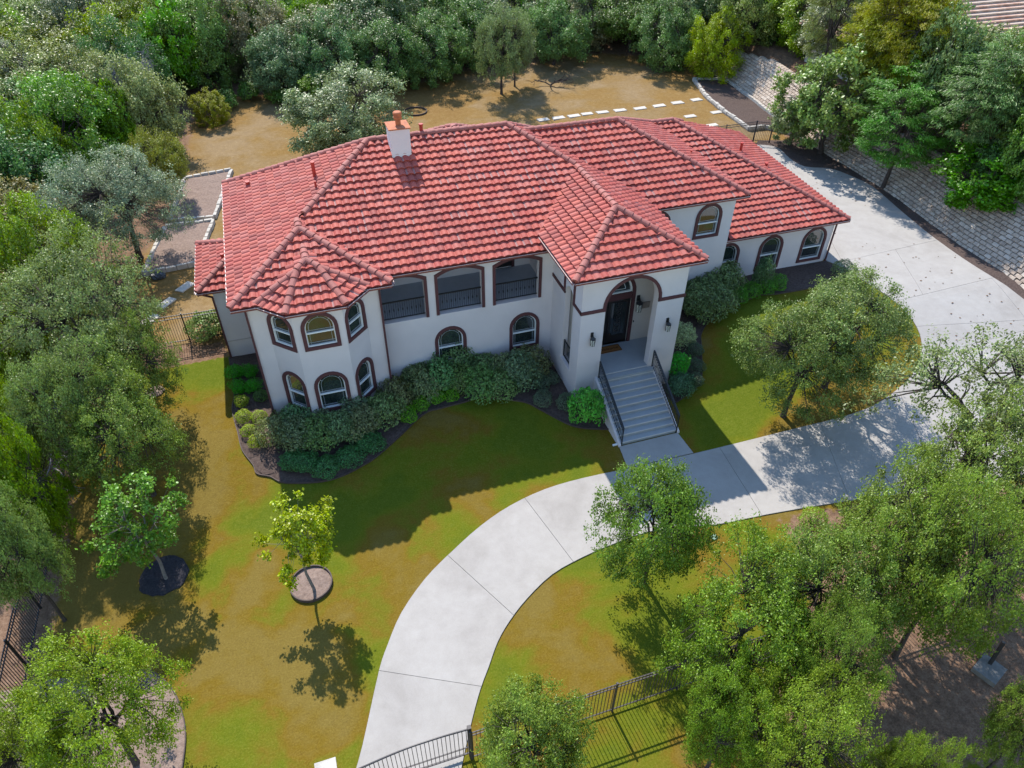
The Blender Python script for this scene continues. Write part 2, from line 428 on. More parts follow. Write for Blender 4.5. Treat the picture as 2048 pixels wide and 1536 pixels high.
# rear clearing of dry grass behind the house (edge of the woods)
CLEAR = gl([(300, 690), (268, 620), (255, 545), (345, 440), (345, 380), (375, 300), (385, 235), (440, 195), (540, 190), (640, 200),
            (780, 172), (860, 160), (930, 140), (1000, 150), (1120, 112), (1210, 108), (1330, 112), (1420, 145)]) + \
        [Vector((42.8, 60, 0)), Vector((41, 46, 0)), Vector((30, 40, 0)), Vector((-4, 34.3, 0))]
SHADE_LIT = gl([(1545, 1033), (1590, 1100), (1612, 1180), (1580, 1290), (1530, 1390), (1580, 1470), (1660, 1545), (2200, 1545), (2200, 930), (1850, 985), (1640, 1012)])
def zones(x, y):
    dry = 0.0; lit = 0.0
    if y > 33.5 and x < 43:
        ins = in_poly(x, y, CLEAR); d = seg_dist(x, y, CLEAR)
        lit = 0.0 if ins and d > 1.2 else (max(0, .5-d/2.4) if ins else min(1, .5+d/2.4)); dry = 1.0
        if x > 36 and y < 46 : lit = .0
        if -5 < x < 31 and y < 44: lit = 0
    if y <= 36:
        l2 = SS((-10.4-x)/2.2) if y > 12 else SS((-11-x)/1.5)
        if y > 26: l2 = max(l2, SS((-8.3-x)/2.0)*SS((y-26)/4)*.75)
        lit = max(lit, l2)
    if in_poly(x, y, SHADE_LIT) : lit = max(lit, min(1, seg_dist(x, y, SHADE_LIT)/1.0+.3))
    if x > wall_x(y)-1.0 and y < 70: lit = 1.0
    if x > 43 or y > 90: lit = 1.0
    return dry, lit
SPOTS = [(gnd(px, py), r, a) for px, py, r, a in ((140, 1200, 4.5, 1.0), (300, 1290, 2.5, .7), (480, 1320, 2.6, .8), (590, 1330, 1.8, .8), (420, 950, 2.4, .8), (410, 820, 1.8, .4), (760, 1090, 1.6, .5), (930, 1035, 2.2, .9), (850, 1150, 1.5, .5), (1130, 1215, 2.2, 1.2), (1060, 1270, 1.6, .8), (900, 880, 2.2, .5), (640, 1480, 1.6, .6), (1180, 1430, 1.6, .4), (1400, 1080, 1.4, .6), (1600, 830, 2.0, .6),
    (590, 990, 2.4, -1.0), (680, 1130, 2.2, -.6), (560, 1200, 1.6, -.5), (1020, 1330, 1.8, -.8), (1440, 790, 2.6, -1.0), (1530, 650, 2.6, -.9), (1180, 930, 1.6, -.6), (480, 1470, 2.0, -.4), (800, 960, 2.4, -.6), (760, 1300, 1.6, -.5), (1080, 900, 2.0, -.7), (1520, 1070, 1.6, -.7), (390, 720, 2.4, -.6), (1800, 680, 2.0, -.5))]
def parched(x, y):
    if y > 36: return 0.0
    return max(-1.2, min(1.2, sum(a*math.exp(-((x-p.x)**2+(y-p.y)**2)/(r*r)) for p, r, a in SPOTS)))
def axis(segs):
    out = []
    for a, b, st in segs:
        n = max(1, int(round((b-a)/st))); out += [a+(b-a)*i/n for i in range(n)]
    return out+[segs[-1][1]]
def make_ground():
    xs = axis([(-400, -80, 40), (-80, -34, 3), (-34, 44, .6), (44, 100, 3), (100, 400, 40)])
    ys = axis([(-60, 0, 5), (0, 70, .6), (70, 140, 2.5), (140, 500, 40)])
    v = [(x, y, terr(x, y)) for y in ys for x in xs]; nx = len(xs)
    f = [(j*nx+i, j*nx+i+1, (j+1)*nx+i+1, (j+1)*nx+i) for j in range(len(ys)-1) for i in range(nx-1)]
    me = bpy.data.meshes.new('ground'); me.from_pydata(v, [], f)
    z = np.array([zones(p[0], p[1]) for p in v], dtype=np.float32)
    for k, nm in enumerate(('dry', 'litter')):
        a = me.attributes.new(nm, 'FLOAT', 'POINT'); a.data.foreach_set('value', z[:, k].copy())
    a = me.attributes.new('parched', 'FLOAT', 'POINT'); a.data.foreach_set('value', np.array([parched(p[0], p[1]) for p in v], dtype=np.float32))
    me.polygons.foreach_set('use_smooth', [True]*len(me.polygons)); me.materials.append(MT('ground'))
    o = bpy.data.objects.new('ground', me); COL.objects.link(o); struct(o); o['label'] = 'mown lawn, dry back yard grass and brown woodland floor'
    return o
ground = make_ground()

def flat_bm(poly):
    bm = bmesh.new(); bm.faces.new([bm.verts.new((p[0], p[1], 0)) for p in poly]); bm.normal_update()
    for f in bm.faces:
        if f.normal.z < 0: f.normal_flip()
    return bm
def bisect_line(bm, a, b, faces=None):
    d = Vector((b[0]-a[0], b[1]-a[1], 0)); n = Vector((-d.y, d.x, 0)).normalized()
    fs = list(bm.faces) if faces is None else faces
    es = {e for f in fs for e in f.edges}; vv = {w for f in fs for w in f.verts}
    bmesh.ops.bisect_plane(bm, geom=fs+list(es)+list(vv), plane_co=(a[0], a[1], 0), plane_no=n)
def grid_cut(bm, st=1.0):
    xs = [v.co.x for v in bm.verts]; ys = [v.co.y for v in bm.verts]
    x = math.ceil(min(xs)/st)*st
    while x < max(xs): bisect_line(bm, (x, 0), (x, 1)); x += st
    y = math.ceil(min(ys)/st)*st
    while y < max(ys): bisect_line(bm, (0, y), (1, y)); y += st
def sheet(name, poly, mat, dz=.03, thick=0.12, st=1.0, parent=None, rough=0.0, **props):
    bm = flat_bm(poly); grid_cut(bm, st)
    rng = random.Random(len(poly))
    for v in bm.verts: v.co.z = terr(v.co.x, v.co.y)+dz+(rng.uniform(0, rough) if not v.is_boundary else 0)
    if thick > 0:
        be = [e for e in bm.edges if e.is_boundary]
        r = bmesh.ops.extrude_edge_only(bm, edges=be)
        for g in r['geom']:
            if isinstance(g, bmesh.types.BMVert): g.co.z -= thick
    me = bpy.data.meshes.new(name); bm.to_mesh(me); bm.free(); me.materials.append(MT(mat))
    o = bpy.data.objects.new(name, me); COL.objects.link(o)
    if parent: o.parent = parent
    for k, v in props.items(): o[k] = v
    return o
def smooth_line(pts, n=4):
    """Catmull-Rom through ground points"""
    out = []; P = [Vector((p[0], p[1], 0)) for p in pts]
    for i in range(len(P)-1):
        p0, p1, p2, p3 = P[max(i-1, 0)], P[i], P[i+1], P[min(i+2, len(P)-1)]
        for k in range(n):
            t = k/n
            out.append(.5*((2*p1)+(-p0+p2)*t+(2*p0-5*p1+4*p2-p3)*t*t+(-p0+3*p1-3*p2+p3)*t**3))
    return out+[P[-1]]

outer_edge = gl([(705, 1560), (725, 1490), (757, 1345), (775, 1290), (803, 1225), (850, 1158), (900, 1107), (960, 1053), (1020, 1012), (1090, 979), (1165, 957), (1255, 938)])
oval = gl([(1640, 846), (1740, 815), (1810, 765), (1838, 722), (1843, 690), (1833, 655), (1808, 622), (1760, 583), (1700, 546)])
inner_edge = gl([(2200, 915), (1980, 965), (1850, 985), (1750, 995), (1640, 1012), (1530, 1031), (1430, 1051), (1310, 1062), (1230, 1088), (1165, 1116), (1105, 1150), (1055, 1198), (1020, 1243), (996, 1285), (978, 1335), (962, 1378), (945, 1440), (925, 1530), (918, 1575)])
right_edge = gl([(2250, 760), (2048, 600), (1960, 540), (1870, 478), (1800, 421), (1745, 374), (1700, 352), (1660, 338), (1610, 334), (1580, 318), (1560, 299), (1540, 292), (1510, 290)])
drive_poly = smooth_line(outer_edge, 3)+gl([(1387, 908), (1557, 866)])+smooth_line(oval, 3)+[Vector((31.6, 29.6, 0)), Vector((30.95, 30.85, 0)), Vector((31.6, 44.5, 0)), Vector((32.0, 48.8, 0))] + \
    list(reversed(smooth_line(right_edge, 3)))[:-1]+[gnd(2250, 760)]+smooth_line(inner_edge, 3)
struct(sheet('driveway_bed', [p for p in drive_poly], 'mulch', dz=.006, thick=0))
def make_drive():
    bm = flat_bm(drive_poly)
    J = [((757, 1342), (963, 1374), 120), ((897, 1113), (1028, 1232), 110), ((1057, 1007), (1149, 1128), 110), ((1258, 942), (1345, 1058), 110), ((1440, 898), (1524, 1032), 110),
         ((1640, 846), (1700, 1003), 110), ((1800, 790), (1890, 980), 150), ((1680, 525), (1795, 499), 160), ((1838, 592), (1980, 558), 170), ((1848, 653), (2048, 641), 240), ((1934, 692), (2048, 662), 240), ((1560, 400), (1690, 345), 170), ((1790, 500), (1850, 600), 90), ((1985, 560), (2060, 650), 120)]
    for a, b, rpx in J:
        A, B = gnd(*a), gnd(*b); C = (A+B)/2; R = (B-A).length*.75
        fs = []
        for f in bm.faces:
            pts = [v.co.copy() for v in f.verts]
            if in_poly(C.x, C.y, pts): fs.append(f)
        if fs: bisect_line(bm, A, B, fs)
    root = None
    slabs = []
    for f in list(bm.faces):
        pts = [v.co.xy.copy() for v in f.verts]
        slabs.append(pts)
    bm.free(); return slabs
drive = bpy.data.objects.new('driveway', None); COL.objects.link(drive); struct(drive); drive['label'] = 'pale concrete driveway sweeping from the gate round the house'
def inset(pts, g):
    n = len(pts); A = sum(pts[i][0]*pts[(i+1) % n][1]-pts[(i+1) % n][0]*pts[i][1] for i in range(n)); s = 1 if A > 0 else -1; out = []
    for i in range(n):
        p0, p1, p2 = (Vector((q[0], q[1])) for q in (pts[i-1], pts[i], pts[(i+1) % n]))
        d1 = (p1-p0); d2 = (p2-p1)
        if d1.length < 1e-6 or d2.length < 1e-6: out.append(p1); continue
        d1.normalize(); d2.normalize(); nn = Vector((-d1.y-d2.y, d1.x+d2.x))
        if nn.length < 1e-3: out.append(p1); continue
        nn.normalize(); out.append(p1+nn*s*g)
    return out
for pts in make_drive():
    sheet('slab', inset(pts, .012), 'concrete', dz=.045, thick=.1, parent=drive, st=1.5)
walk = gl([(1238, 894), (1255, 937), (1387, 907), (1355, 866)])
sheet('slab', inset(walk, .012), 'concrete', dz=.04, thick=.1, parent=drive)
gx = lambda pts: gl(pts)
# kerb of bare earth beside the drive is the gap itself; planting strip at the wall foot
strip = list(smooth_line(right_edge, 3))+[Vector((37.9, 49.2, 0)), Vector((wall_x(48)+.3, 48, 0))]+[Vector((wall_x(y)+.3, y, 0)) for y in (44, 40, 36, 32, 28, 24, 20, 16)]
struct(sheet('planting_strip', strip, 'mulch', dz=.03, thick=.1, rough=.05, st=.8, label='leaf strewn planting strip at the foot of the retaining wall'))

def bed(name, line, closing, mat, label, edge=True, rough=.06, ecol='steel_edge'):
    pl = smooth_line(line, 4)
    o = struct(sheet(name, pl+closing, mat, dz=.035, thick=.1, st=.6, rough=rough, label=label))
    if edge:
        m = MB(); pts = [Vector((p.x, p.y, terr(p.x, p.y)+.05)) for p in pl]
        for a, b in zip(pts[:-1], pts[1:]): m.bar(a-Vector((0, 0, .03)), b-Vector((0, 0, .03)), .035, .14)
        m.build('edging', ecol, o)
    return o
V2 = lambda x, y: Vector((x, y, 0))
bed('flower_bed', gl([(458, 716), (469, 784), (465, 822), (476, 867), (485, 902), (507, 932), (514, 949), (541, 955), (564, 966), (612, 967), (656, 962), (694, 949), (724, 933), (750, 917), (795, 878), (848, 829), (880, 818), (930, 805), (960, 796), (1010, 800), (1052, 806), (1080, 820), (1115, 839), (1143, 852), (1174, 858), (1220, 860)]),
    [V2(12.4, 24.3), V2(11.5, 24.4), V2(11.5, 28), V2(2.5, 28), V2(2.5, 27.4), V2(-2.6, 27.4), V2(-2.6, 33), V2(-4.6, 33.1)], 'mulch', 'dark mulched flower bed along the front wall')
bed('flower_bed', gl([(1352, 806), (1371, 793), (1392, 776), (1403, 759), (1403, 700), (1402, 670), (1418, 642), (1441, 626), (1469, 612), (1499, 599), (1519, 591), (1552, 589), (1620, 577), (1680, 557), (1698, 547)]),
    [V2(30.9, 30.9), V2(22.4, 31.2), V2(22.4, 30.2), V2(16.7, 30.2), V2(16.4, 24.4), V2(15.5, 24.3)], 'mulch', 'dark mulched bed under the garage windows')
bed('flower_bed', gl([(255, 1345), (300, 1342), (345, 1378), (366, 1430), (372, 1480), (362, 1560)]), gl([(-60, 1560), (-60, 1400), (100, 1360)]), 'mulch_pale', 'round pale mulch bed under the oak beside the iron fence')
def ring(c, r, mat, label, edge=True, n=28, wob=0.0):
    rng = random.Random(int(c.x*10)); pts = [V2(c.x+math.cos(2*math.pi*k/n)*r*(1+rng.uniform(-wob, wob)), c.y+math.sin(2*math.pi*k/n)*r*(1+rng.uniform(-wob, wob))) for k in range(n)]
    o = struct(sheet('mulch_ring', pts, mat, dz=.05, thick=.1, st=.3, rough=.06, label=label))
    if edge:
        m = MB()
        for a, b in zip(pts, pts[1:]+pts[:1]): m.bar(V2(a.x, a.y)+Vector((0, 0, terr(a.x, a.y)+.05)), V2(b.x, b.y)+Vector((0, 0, terr(b.x, b.y)+.05)), .045, .2)
        m.build('edging', 'steel_edge', o)
    return o
ring(gnd(623, 1169), .80, 'mulch_pale', 'mulch ring with steel edging round the young yellow green tree')
ring(gnd(328, 1152), .92, 'mulch_dark', 'dark mulch ring round the bushy young tree', edge=False, wob=.06)
ring(gnd(312, 783), .45, 'mulch_pale', 'small bare patch of mulch under the oaks', edge=False, wob=.15)

# ------------------------------------------------------------------ the house
HO = (6.8, 33.0, 0.43)
house = thing('villa', 'two storey cream stucco villa with red tiled hip roofs and arched windows', 'house', HO)
TILE_W, TILE_E = .36, .424
class Plane:
    def __init__(s, px, py, nx, ny, ze, m, extra=None, tiles=True):
        L = math.hypot(nx, ny); s.p = (px, py); s.n = (nx/L, ny/L); s.ze = ze; s.m = m; s.extra = extra or []; s.tiles = tiles
    def s_(s, x, y): return (x-s.p[0])*s.n[0]+(y-s.p[1])*s.n[1]
    def z(s, x, y): return s.ze+s.m*s.s_(x, y)
def clip(poly, fn):
    """keep the part of a plan polygon where the linear fn(x, y) >= 0"""
    out = []; n = len(poly)
    for i in range(n):
        a, b = poly[i], poly[(i+1) % n]; fa, fb = fn(a[0], a[1]), fn(b[0], b[1])
        if fa >= 0: out.append(a)
        if (fa >= 0) != (fb >= 0):
            t = fa/(fa-fb); out.append(tuple(a[k]+(b[k]-a[k])*t for k in range(len(a))))
    return out
class Mass:
    def __init__(s, name, planes, cover=()):
        s.name = name; s.pl = planes; s.reg = []
        big = [(-200, -200), (200, -200), (200, 200), (-200, 200)]
        foot = big
        for q in planes: foot = clip(foot, q.s_)
        s.foot = foot
        for i, q in enumerate(planes):
            r = foot
            for j, w in enumerate(planes):
                if i != j and r: r = clip(r, lambda x, y, w=w, q=q: w.z(x, y)-q.z(x, y))
            full = r
            for e in q.extra:
                if r: r = clip(r, e)
            s.reg.append((q, r, full))
    def z(s, x, y):
        if any(q.s_(x, y) < -.02 for q in s.pl): return -99
        return min(q.z(x, y) for q in s.pl)
aF = lambda x, y: 7.4+.43*(y-27.2)
A = Mass('A', [Plane(0, 27.2, 0, 1, 7.4, .43), Plane(-3.3, 0, 1, 0, 7.4, .43), Plane(0, 39.0, 0, -1, 7.4, .71), Plane(16.96, 0, -1, 0, 7.76, .48)])
T = Mass('T', [Plane(0, 26.5, 0, 1, 7.38, .43), Plane(-3.3, 0, 1, 0, 7.4, .43, [lambda x, y: x+3.3-(y-27.2)]), Plane(3.36, 0, -1, 0, 7.4, .43), Plane(0, 33, 0, -1, 7.4, 5)])
BAY = Mass('bay', [Plane(0, 25.5, 0, 1, 7.36, .43), Plane(-1.2, 25.5, 1, 1, 7.36, .43), Plane(1.28, 25.5, -1, 1, 7.36, .43), Plane(-2.32, 26, 1, 0, 7.36, .43), Plane(2.4, 26, -1, 0, 7.36, .43), Plane(0, 31, 0, -1, 7.4, 5)])
E_ = Mass('entry', [Plane(0, 23.64, 0, 1, 7.76, .48), Plane(10.65, 0, 1, 0, 7.76, .48), Plane(16.96, 0, -1, 0, 7.76, .48, [lambda x, y: 7.76+.48*(16.96-x)-aF(x, y)]), Plane(0, 33, 0, -1, 7.76, 5)])
B = Mass('B', [Plane(0, 29.45, 0, 1, 7.35, .49), Plane(22.92, 0, -1, 0, 7.35, .49), Plane(0, 40.3, 0, -1, 7.35, .49), Plane(11, 0, 1, 0, 7.35, 5)])
C = Mass('garage', [Plane(0, 30.4, 0, 1, 4.2, .416), Plane(31.14, 30.43, -13.97, 1.09, 4.2, .439), Plane(0, 44.4, 0, -1, 4.2, .70), Plane(18, 0, 1, 0, 4.2, 5)])
D = Mass('rear', [Plane(5, 0, 1, 0, 7.5, .54), Plane(13, 0, -1, 0, 7.5, .54), Plane(0, 41.5, 0, -1, 7.5, .54), Plane(0, 33.5, 0, 1, 7.5, 5)])
LW = Mass('left wing', [Plane(0, 32.45, 0, 1, 4.92, .43), Plane(-5.27, 0, 1, 0, 4.92, .43), Plane(0, 37.5, 0, -1, 4.92, .43), Plane(-2.4, 0, -1, 0, 4.92, 5)])
MASSES = [A, T, BAY, E_, B, C, D, LW]
def covered(m, x, y, z, tol):
    return any(o is not m and o.z(x, y) > z+tol for o in MASSES)

# one tile: profile across (t, height) and two ends
PROF = [(0.0, 0.004), (.10, 0.004), (.20, .040), (.36, .074), (.58, .082), (.80, .052), (.92, .014), (1.0, .004)]
NOSE, HEAD, LEN = .115, .010, TILE_E+.05
def tile_polys(u0, v0, rnd, pale):
    """list of (polygon in (u, v, w), rnd)"""
    out = []
    lo = [(u0+t*TILE_W, v0-.02, NOSE+h) for t, h in PROF]; hi = [(u0+t*TILE_W, v0+LEN, HEAD+h) for t, h in PROF]
    bt = [(u0+t*TILE_W, v0+.035, h*.35-.02) for t, h in PROF]
    for k in range(len(PROF)-1):
        r = 2.0 if (pale and k <= 1) else rnd
        out.append(([lo[k], lo[k+1], hi[k+1], hi[k]], r)); out.append(([bt[k], bt[k+1], lo[k+1], lo[k]], rnd))
    return out
rng = random.Random(7)
TILE_MESH = []
for k in range(8):
    m = MB()
    for poly, r in tile_polys(0, 0, (k % 6)/5.0, k >= 6): m.add(poly, [tuple(range(len(poly)))], r)
    TILE_MESH.append(m.mesh('tile', 'roof_tile'))
roofs = {}; cand = []
for ms in MASSES:
    m = MB()
    for q, r, full in ms.reg:
        if len(full) < 3 or q.m > 2: continue
        o = len(m.v); m.v += [(x, y, q.z(x, y)-.02) for x, y in full]; m.f.append(tuple(range(o, o+len(full)))); m.r.append(.5)
    roof = m.build('roof', 'underlay', house); roofs[ms.name] = roof
    stuff = MB()
    for q, r, full in ms.reg:
        if len(r) < 3 or q.m > 2: continue
        if q.z(0, 0) > CAM_H-1 and q.m > 0: continue           # slopes turned away from the street side stay plain
        nx, ny = q.n; cosr = 1/math.hypot(1, q.m)
        # plane frame: u along the eave, v up the slope, w normal
        U = Vector((ny, -nx, 0)); Vv = Vector((nx, ny, q.m)).normalized(); W = U.cross(Vv)
        if W.z < 0: U = -U; W = U.cross(Vv)
        O = Vector((q.p[0], q.p[1], q.ze))
        uv = [((x-O.x)*U.x+(y-O.y)*U.y, q.s_(x, y)/cosr) for x, y in r]
        area = sum(uv[i][0]*uv[(i+1) % len(uv)][1]-uv[(i+1) % len(uv)][0]*uv[i][1] for i in range(len(uv)))
        if area < 0: uv.reverse()
        edges = []
        for i in range(len(uv)):
            a, b = uv[i], uv[(i+1) % len(uv)]; dx, dy = b[0]-a[0], b[1]-a[1]; L = math.hypot(dx, dy)
            if L < 1e-6: continue
            nxx, nyy = -dy/L, dx/L
            ease = .05 if (abs(dy) < 1e-6 and a[1] < .01) else .0
            edges.append((lambda u, v, a=a, nxx=nxx, nyy=nyy, ease=ease: (u-a[0])*nxx+(v-a[1])*nyy+ease))
        umin, umax = min(p[0] for p in uv), max(p[0] for p in uv); vmax = max(p[1] for p in uv)
        prev_pale = False
        for row in range(int(vmax/TILE_E)+1):
            v0 = row*TILE_E; k0 = math.floor(umin/TILE_W)
            for k in range(k0, int(math.ceil(umax/TILE_W))+1):
                u0 = k*TILE_W; cu, cv = u0+TILE_W/2, v0+TILE_E/2
                ds = [min(e(u, v) for u, v in ((u0, v0), (u0+TILE_W, v0), (u0, v0+LEN), (u0+TILE_W, v0+LEN))) for e in edges]
                dm = [max(e(u, v) for u, v in ((u0, v0), (u0+TILE_W, v0), (u0, v0+LEN), (u0+TILE_W, v0+LEN))) for e in edges]
                if min(dm) <= 0: continue
                P = O+U*cu+Vv*cv
                if covered(ms, P.x, P.y, P.z, .35): continue
                pale = rng.random() < (.34 if prev_pale else .07); prev_pale = pale; rnd = rng.choice((0, .2, .4, .6, .8, 1.0))
                if min(ds) >= 0 and not covered(ms, P.x, P.y, P.z, .06):
                    cand.append(((P-Vector((0, 0, CAM_H))).length, roof, O+U*u0+Vv*v0, U, Vv, W, rnd, pale, stuff))
                else:
                    for poly, rr in tile_polys(u0, v0, rnd, pale):
                        for e in edges:
                            if poly: poly = clip(poly, e)
                        if len(poly) >= 3:
                            stuff.add([O+U*p[0]+Vv*p[1]+W*p[2] for p in poly], [tuple(range(len(poly)))], rr)
    ms.stuff = stuff; ms.roof = roof
cand.sort(key=lambda c: c[0])
for i, (d, roof, P, U, Vv, W, rnd, pale, stuff) in enumerate(cand):
    if i < 300:
        me = TILE_MESH[(6 if rnd < .5 else 7) if pale else int(rnd*5+.5)]
        inst('tile', me, roof, Matrix.Translation(P-Vector(HO)) @ Matrix((U, Vv, W)).transposed().to_4x4())
    else:
        for poly, rr in tile_polys(0, 0, rnd, pale):
            stuff.add([P+U*p[0]+Vv*p[1]+W*p[2] for p in poly], [tuple(range(len(poly)))], rr)
for ms in MASSES:
    if ms.stuff.v: ms.stuff.build('tile', 'roof_tile', ms.roof, kind='stuff')
# ridge and hip caps
def cap_mesh():
    m = MB(); n = 8; L = .44; ends = ((0, .155, .022), (L, .135, .0))
    for (x, r, dz) in ends:
        for k in range(n+1):
            a = math.pi*k/n; m.v.append((x, r*math.cos(a)*1.15, r*math.sin(a)*.95+dz-.02))
    for k in range(n): m.f.append((k, n+1+k, n+2+k, k+1)); m.r.append(.5)
    m.f.append(tuple(range(n+1))); m.r.append(.5)
    return m.mesh('ridge_tile', 'ridge_tile', smooth=False)
CAP = cap_mesh()
def cap_run(ms, a, b):
    a, b = Vector(a), Vector(b)
    if a.z > b.z: a, b = b, a
    d = b-a; L = d.length; x = d/L; y = Vector((0, 0, 1)).cross(x).normalized(); z = x.cross(y); R = Matrix((x, y, z)).transposed().to_4x4()
    n = max(1, int(round(L/.41))); st = L/n
    for k in range(n):
        P = a+x*(k*st); C_ = P+x*.2
        if covered(ms, C_.x, C_.y, C_.z+.02, .06): continue
        if P.y > 39.8: continue
        if ms is A and (P.x < .15 and P.y < 31 or P.x > 13.9): continue       # these hips are taken up by the projecting blocks
        if ms is T and abs(C_.x-.03) < .2 and C_.y > 30.6: continue
        if ms is E_ and C_.y > 31.6: continue
        inst('ridge_tile', CAP, ms.roof, Matrix.Translation(P+Vector((0, 0, .095))-Vector(HO)) @ R)
for ms in MASSES:
    done = set()
    for i, (q, r, full) in enumerate(ms.reg):
        if q.m > 2: continue
        for k in range(len(full)):
            a, b = full[k], full[(k+1) % len(full)]; mx, my = (a[0]+b[0])/2, (a[1]+b[1])/2
            if math.hypot(a[0]-b[0], a[1]-b[1]) < .3: continue
            for j, (w, r2, f2) in enumerate(ms.reg):
                if j > i and w.m < 2 and abs(w.z(mx, my)-q.z(mx, my)) < 1e-5 and abs(w.z(*a)-q.z(*a)) < 1e-5:
                    if ms is T and {i, j} == {0, 1}: pass
                    cap_run(ms, (a[0], a[1], q.z(*a)), (b[0], b[1], q.z(*b)))
# eaves: fascia, gutter, soffit
def eave(ms, sides, soff=True):
    f = MB(); g = MB(); n = len(ms.foot)
    for k in range(n):
        a, b = ms.foot[k], ms.foot[(k+1) % n]; mx, my = (a[0]+b[0])/2, (a[1]+b[1])/2
        q = next((p for i, p in enumerate(ms.pl) if abs(p.s_(mx, my)) < 1e-4 and abs(p.s_(*a)) < 1e-4), None)
        if q is None or q.m > 2: continue
        i = ms.pl.index(q)
        if i not in sides: continue
        lo, hi = sides[i] if sides[i] else (0, 1)
        A_ = Vector((a[0], a[1], 0)); B_ = Vector((b[0], b[1], 0)); A2 = A_.lerp(B_, lo); B2 = A_.lerp(B_, hi)
        out = Vector((-q.n[0], -q.n[1], 0)); z = q.ze
        f.bar(A2+Vector((0, 0, z-.03))-out*.01, B2+Vector((0, 0, z-.03))-out*.01, .04, .10)
        f.bar(A2+out*.105+Vector((0, 0, z-.03)), B2+out*.105+Vector((0, 0, z-.03)), .016, .085)
        g.bar(A2+out*.05+Vector((0, 0, z-.055)), B2+out*.05+Vector((0, 0, z-.055)), .09, .02)
        g.bar(A2+out*.112+Vector((0, 0, z+.02)), B2+out*.112+Vector((0, 0, z+.02)), .028, .016)
    f.build('fascia', 'fascia', house); g.build('gutter', 'gutter', house)
    if soff:
        m = MB(); z = min(p.ze for p in ms.pl)-.09
        o = len(m.v); m.v += [(x, y, z) for x, y in ms.foot]; m.f.append(tuple(range(len(ms.foot)))); m.r.append(.5)
        m.build('soffit', 'soffit', house)
    return f
def foot_order(ms): return ms.foot
eave(A, {0: (0, 1), 1: None, 2: None})
eave(T, {0: None, 2: (0, .2)}, True)
eave(BAY, {0: None, 1: None, 2: None})
eave(E_, {0: None, 1: (.0, 1), 2: (0, 1)})
eave(B, {0: None, 1: None, 2: None}); eave(C, {0: None, 1: None, 2: None}); eave(D, {0: None, 1: None, 2: None}); eave(LW, {0: None, 1: None, 2: None})

# walls
X, Y = Vector((1, 0, 0)), Vector((0, 1, 0)); FR = Vector((0, -1, 0))
def wpanel(O, U, N, outer, holes=(), depth=.16, mat='stucco'):
    m = MB(); wall_panel(m, O, U, N, outer, list(holes), depth); return m.build('wall', mat, house)
rect = lambda a, b, c, d: [(a, c), (b, c), (b, d), (a, d)]
# turret block and bay
hl = []
d45 = Vector((1, -1, 0)).normalized(); n45 = Vector((-1, -1, 0)).normalized(); e45 = Vector((1, 1, 0)).normalized(); m45 = Vector((1, -1, 0)).normalized()
LD = Vector((-2.07, 27.1, 0)); LDl = 1.485   # left diagonal from the wall to the bay front
w1, h1 = arched_window(house, LD, d45, n45, .06, 1.42, 5.04, 6.90); w2, h2 = arched_window(house, LD, d45, n45, .09, 1.42, 1.42, 3.71)
wpanel(LD, d45, n45, rect(0, LDl, -.2, 7.3), [h1, h2])
BF = Vector((-1.02, 26.05, 0))
w1, h1 = arched_window(house, BF, X, FR, .27, 1.84, 5.05, 6.95); w2, h2 = arched_window(house, BF, X, FR, .29, 1.83, 1.45, 3.73)
wpanel(BF, X, FR, rect(0, 2.11, -.2, 7.3), [h1, h2])
RD = Vector((1.09, 26.05, 0))
w1, h1 = arched_window(house, RD, e45, m45, .05, 1.40, 5.04, 6.90); w2, h2 = arched_window(house, RD, e45, m45, .07, 1.42, 1.42, 3.65)
wpanel(RD, e45, m45, rect(0, LDl, -.2, 7.3), [h1, h2])
wpanel((-2.76, 27.1, 0), X, FR, rect(0, .69, -.2, 7.3)); wpanel((2.14, 27.1, 0), X, FR, rect(0, .66, -.2, 7.3))
wpanel((2.80, 27.1, 0), Y, X, rect(0, .8, -.2, 7.3)); wpanel((-2.76, 27.1, 0), Y, -X, rect(0, 11.3, -.2, 7.3))
# front wall of the main block with loggia openings and two lower windows
FA = Vector((2.8, 27.83, 0)); u = lambda x: x-2.8
w1, h1 = arched_window(house, FA, X, FR, u(5.28), u(6.88), 1.45, 3.70); w2, h2 = arched_window(house, FA, X, FR, u(9.13), u(10.73), 1.5, 3.71)
LOG = [(2.86, 4.98), (5.62, 7.74), (8.42, 10.62)]
lh = [arch_poly(u(a), u(b), 4.47, 6.86, 10, .30) for a, b in LOG]
wpanel(FA, X, FR, rect(0, 8.6, -.2, 7.35), [h1, h2]+lh, .30)
for a, b in LOG:
    inn = arch_poly(u(a), u(b), 4.47, 6.86, 10, .30); ou = arch_poly(u(a)-.14, u(b)+.14, 4.47, 7.0, 10, .31)
    m = MB(); band(m, FA, X, FR, inn[1:]+inn[:1], ou[1:]+ou[:1], -.02, .045, closed=False); tr_ = m.build('opening_trim', 'trim', house)
    m = MB(); yb_ = 27.98
    m.bar((a+.01, yb_, 5.52), (b-.01, yb_, 5.52), .07, .05); m.bar((a+.01, yb_, 4.62), (b-.01, yb_, 4.62), .04, .035)
    rl = m.build('balcony_railing', 'black_iron', house)
    n = int((b-a)/.105)
    for k in range(1, n):
        x = a+(b-a)*k/n; mm = MB(); mm.bar((x, yb_, 4.62), (x, yb_, 5.50), .016)
        if k % 2 == 0: mm.bar((x, yb_, 5.0), (x, yb_, 5.12), .045)
        mm.build('baluster', 'black_iron', rl)
m = MB(); m.box((7.0, 29.5, 4.40), (8.6, 3.1, .12)); m.build('loggia_floor', 'loggia_floor', house)
FB = Vector((2.7, 31.02, 0))
hs_ = []
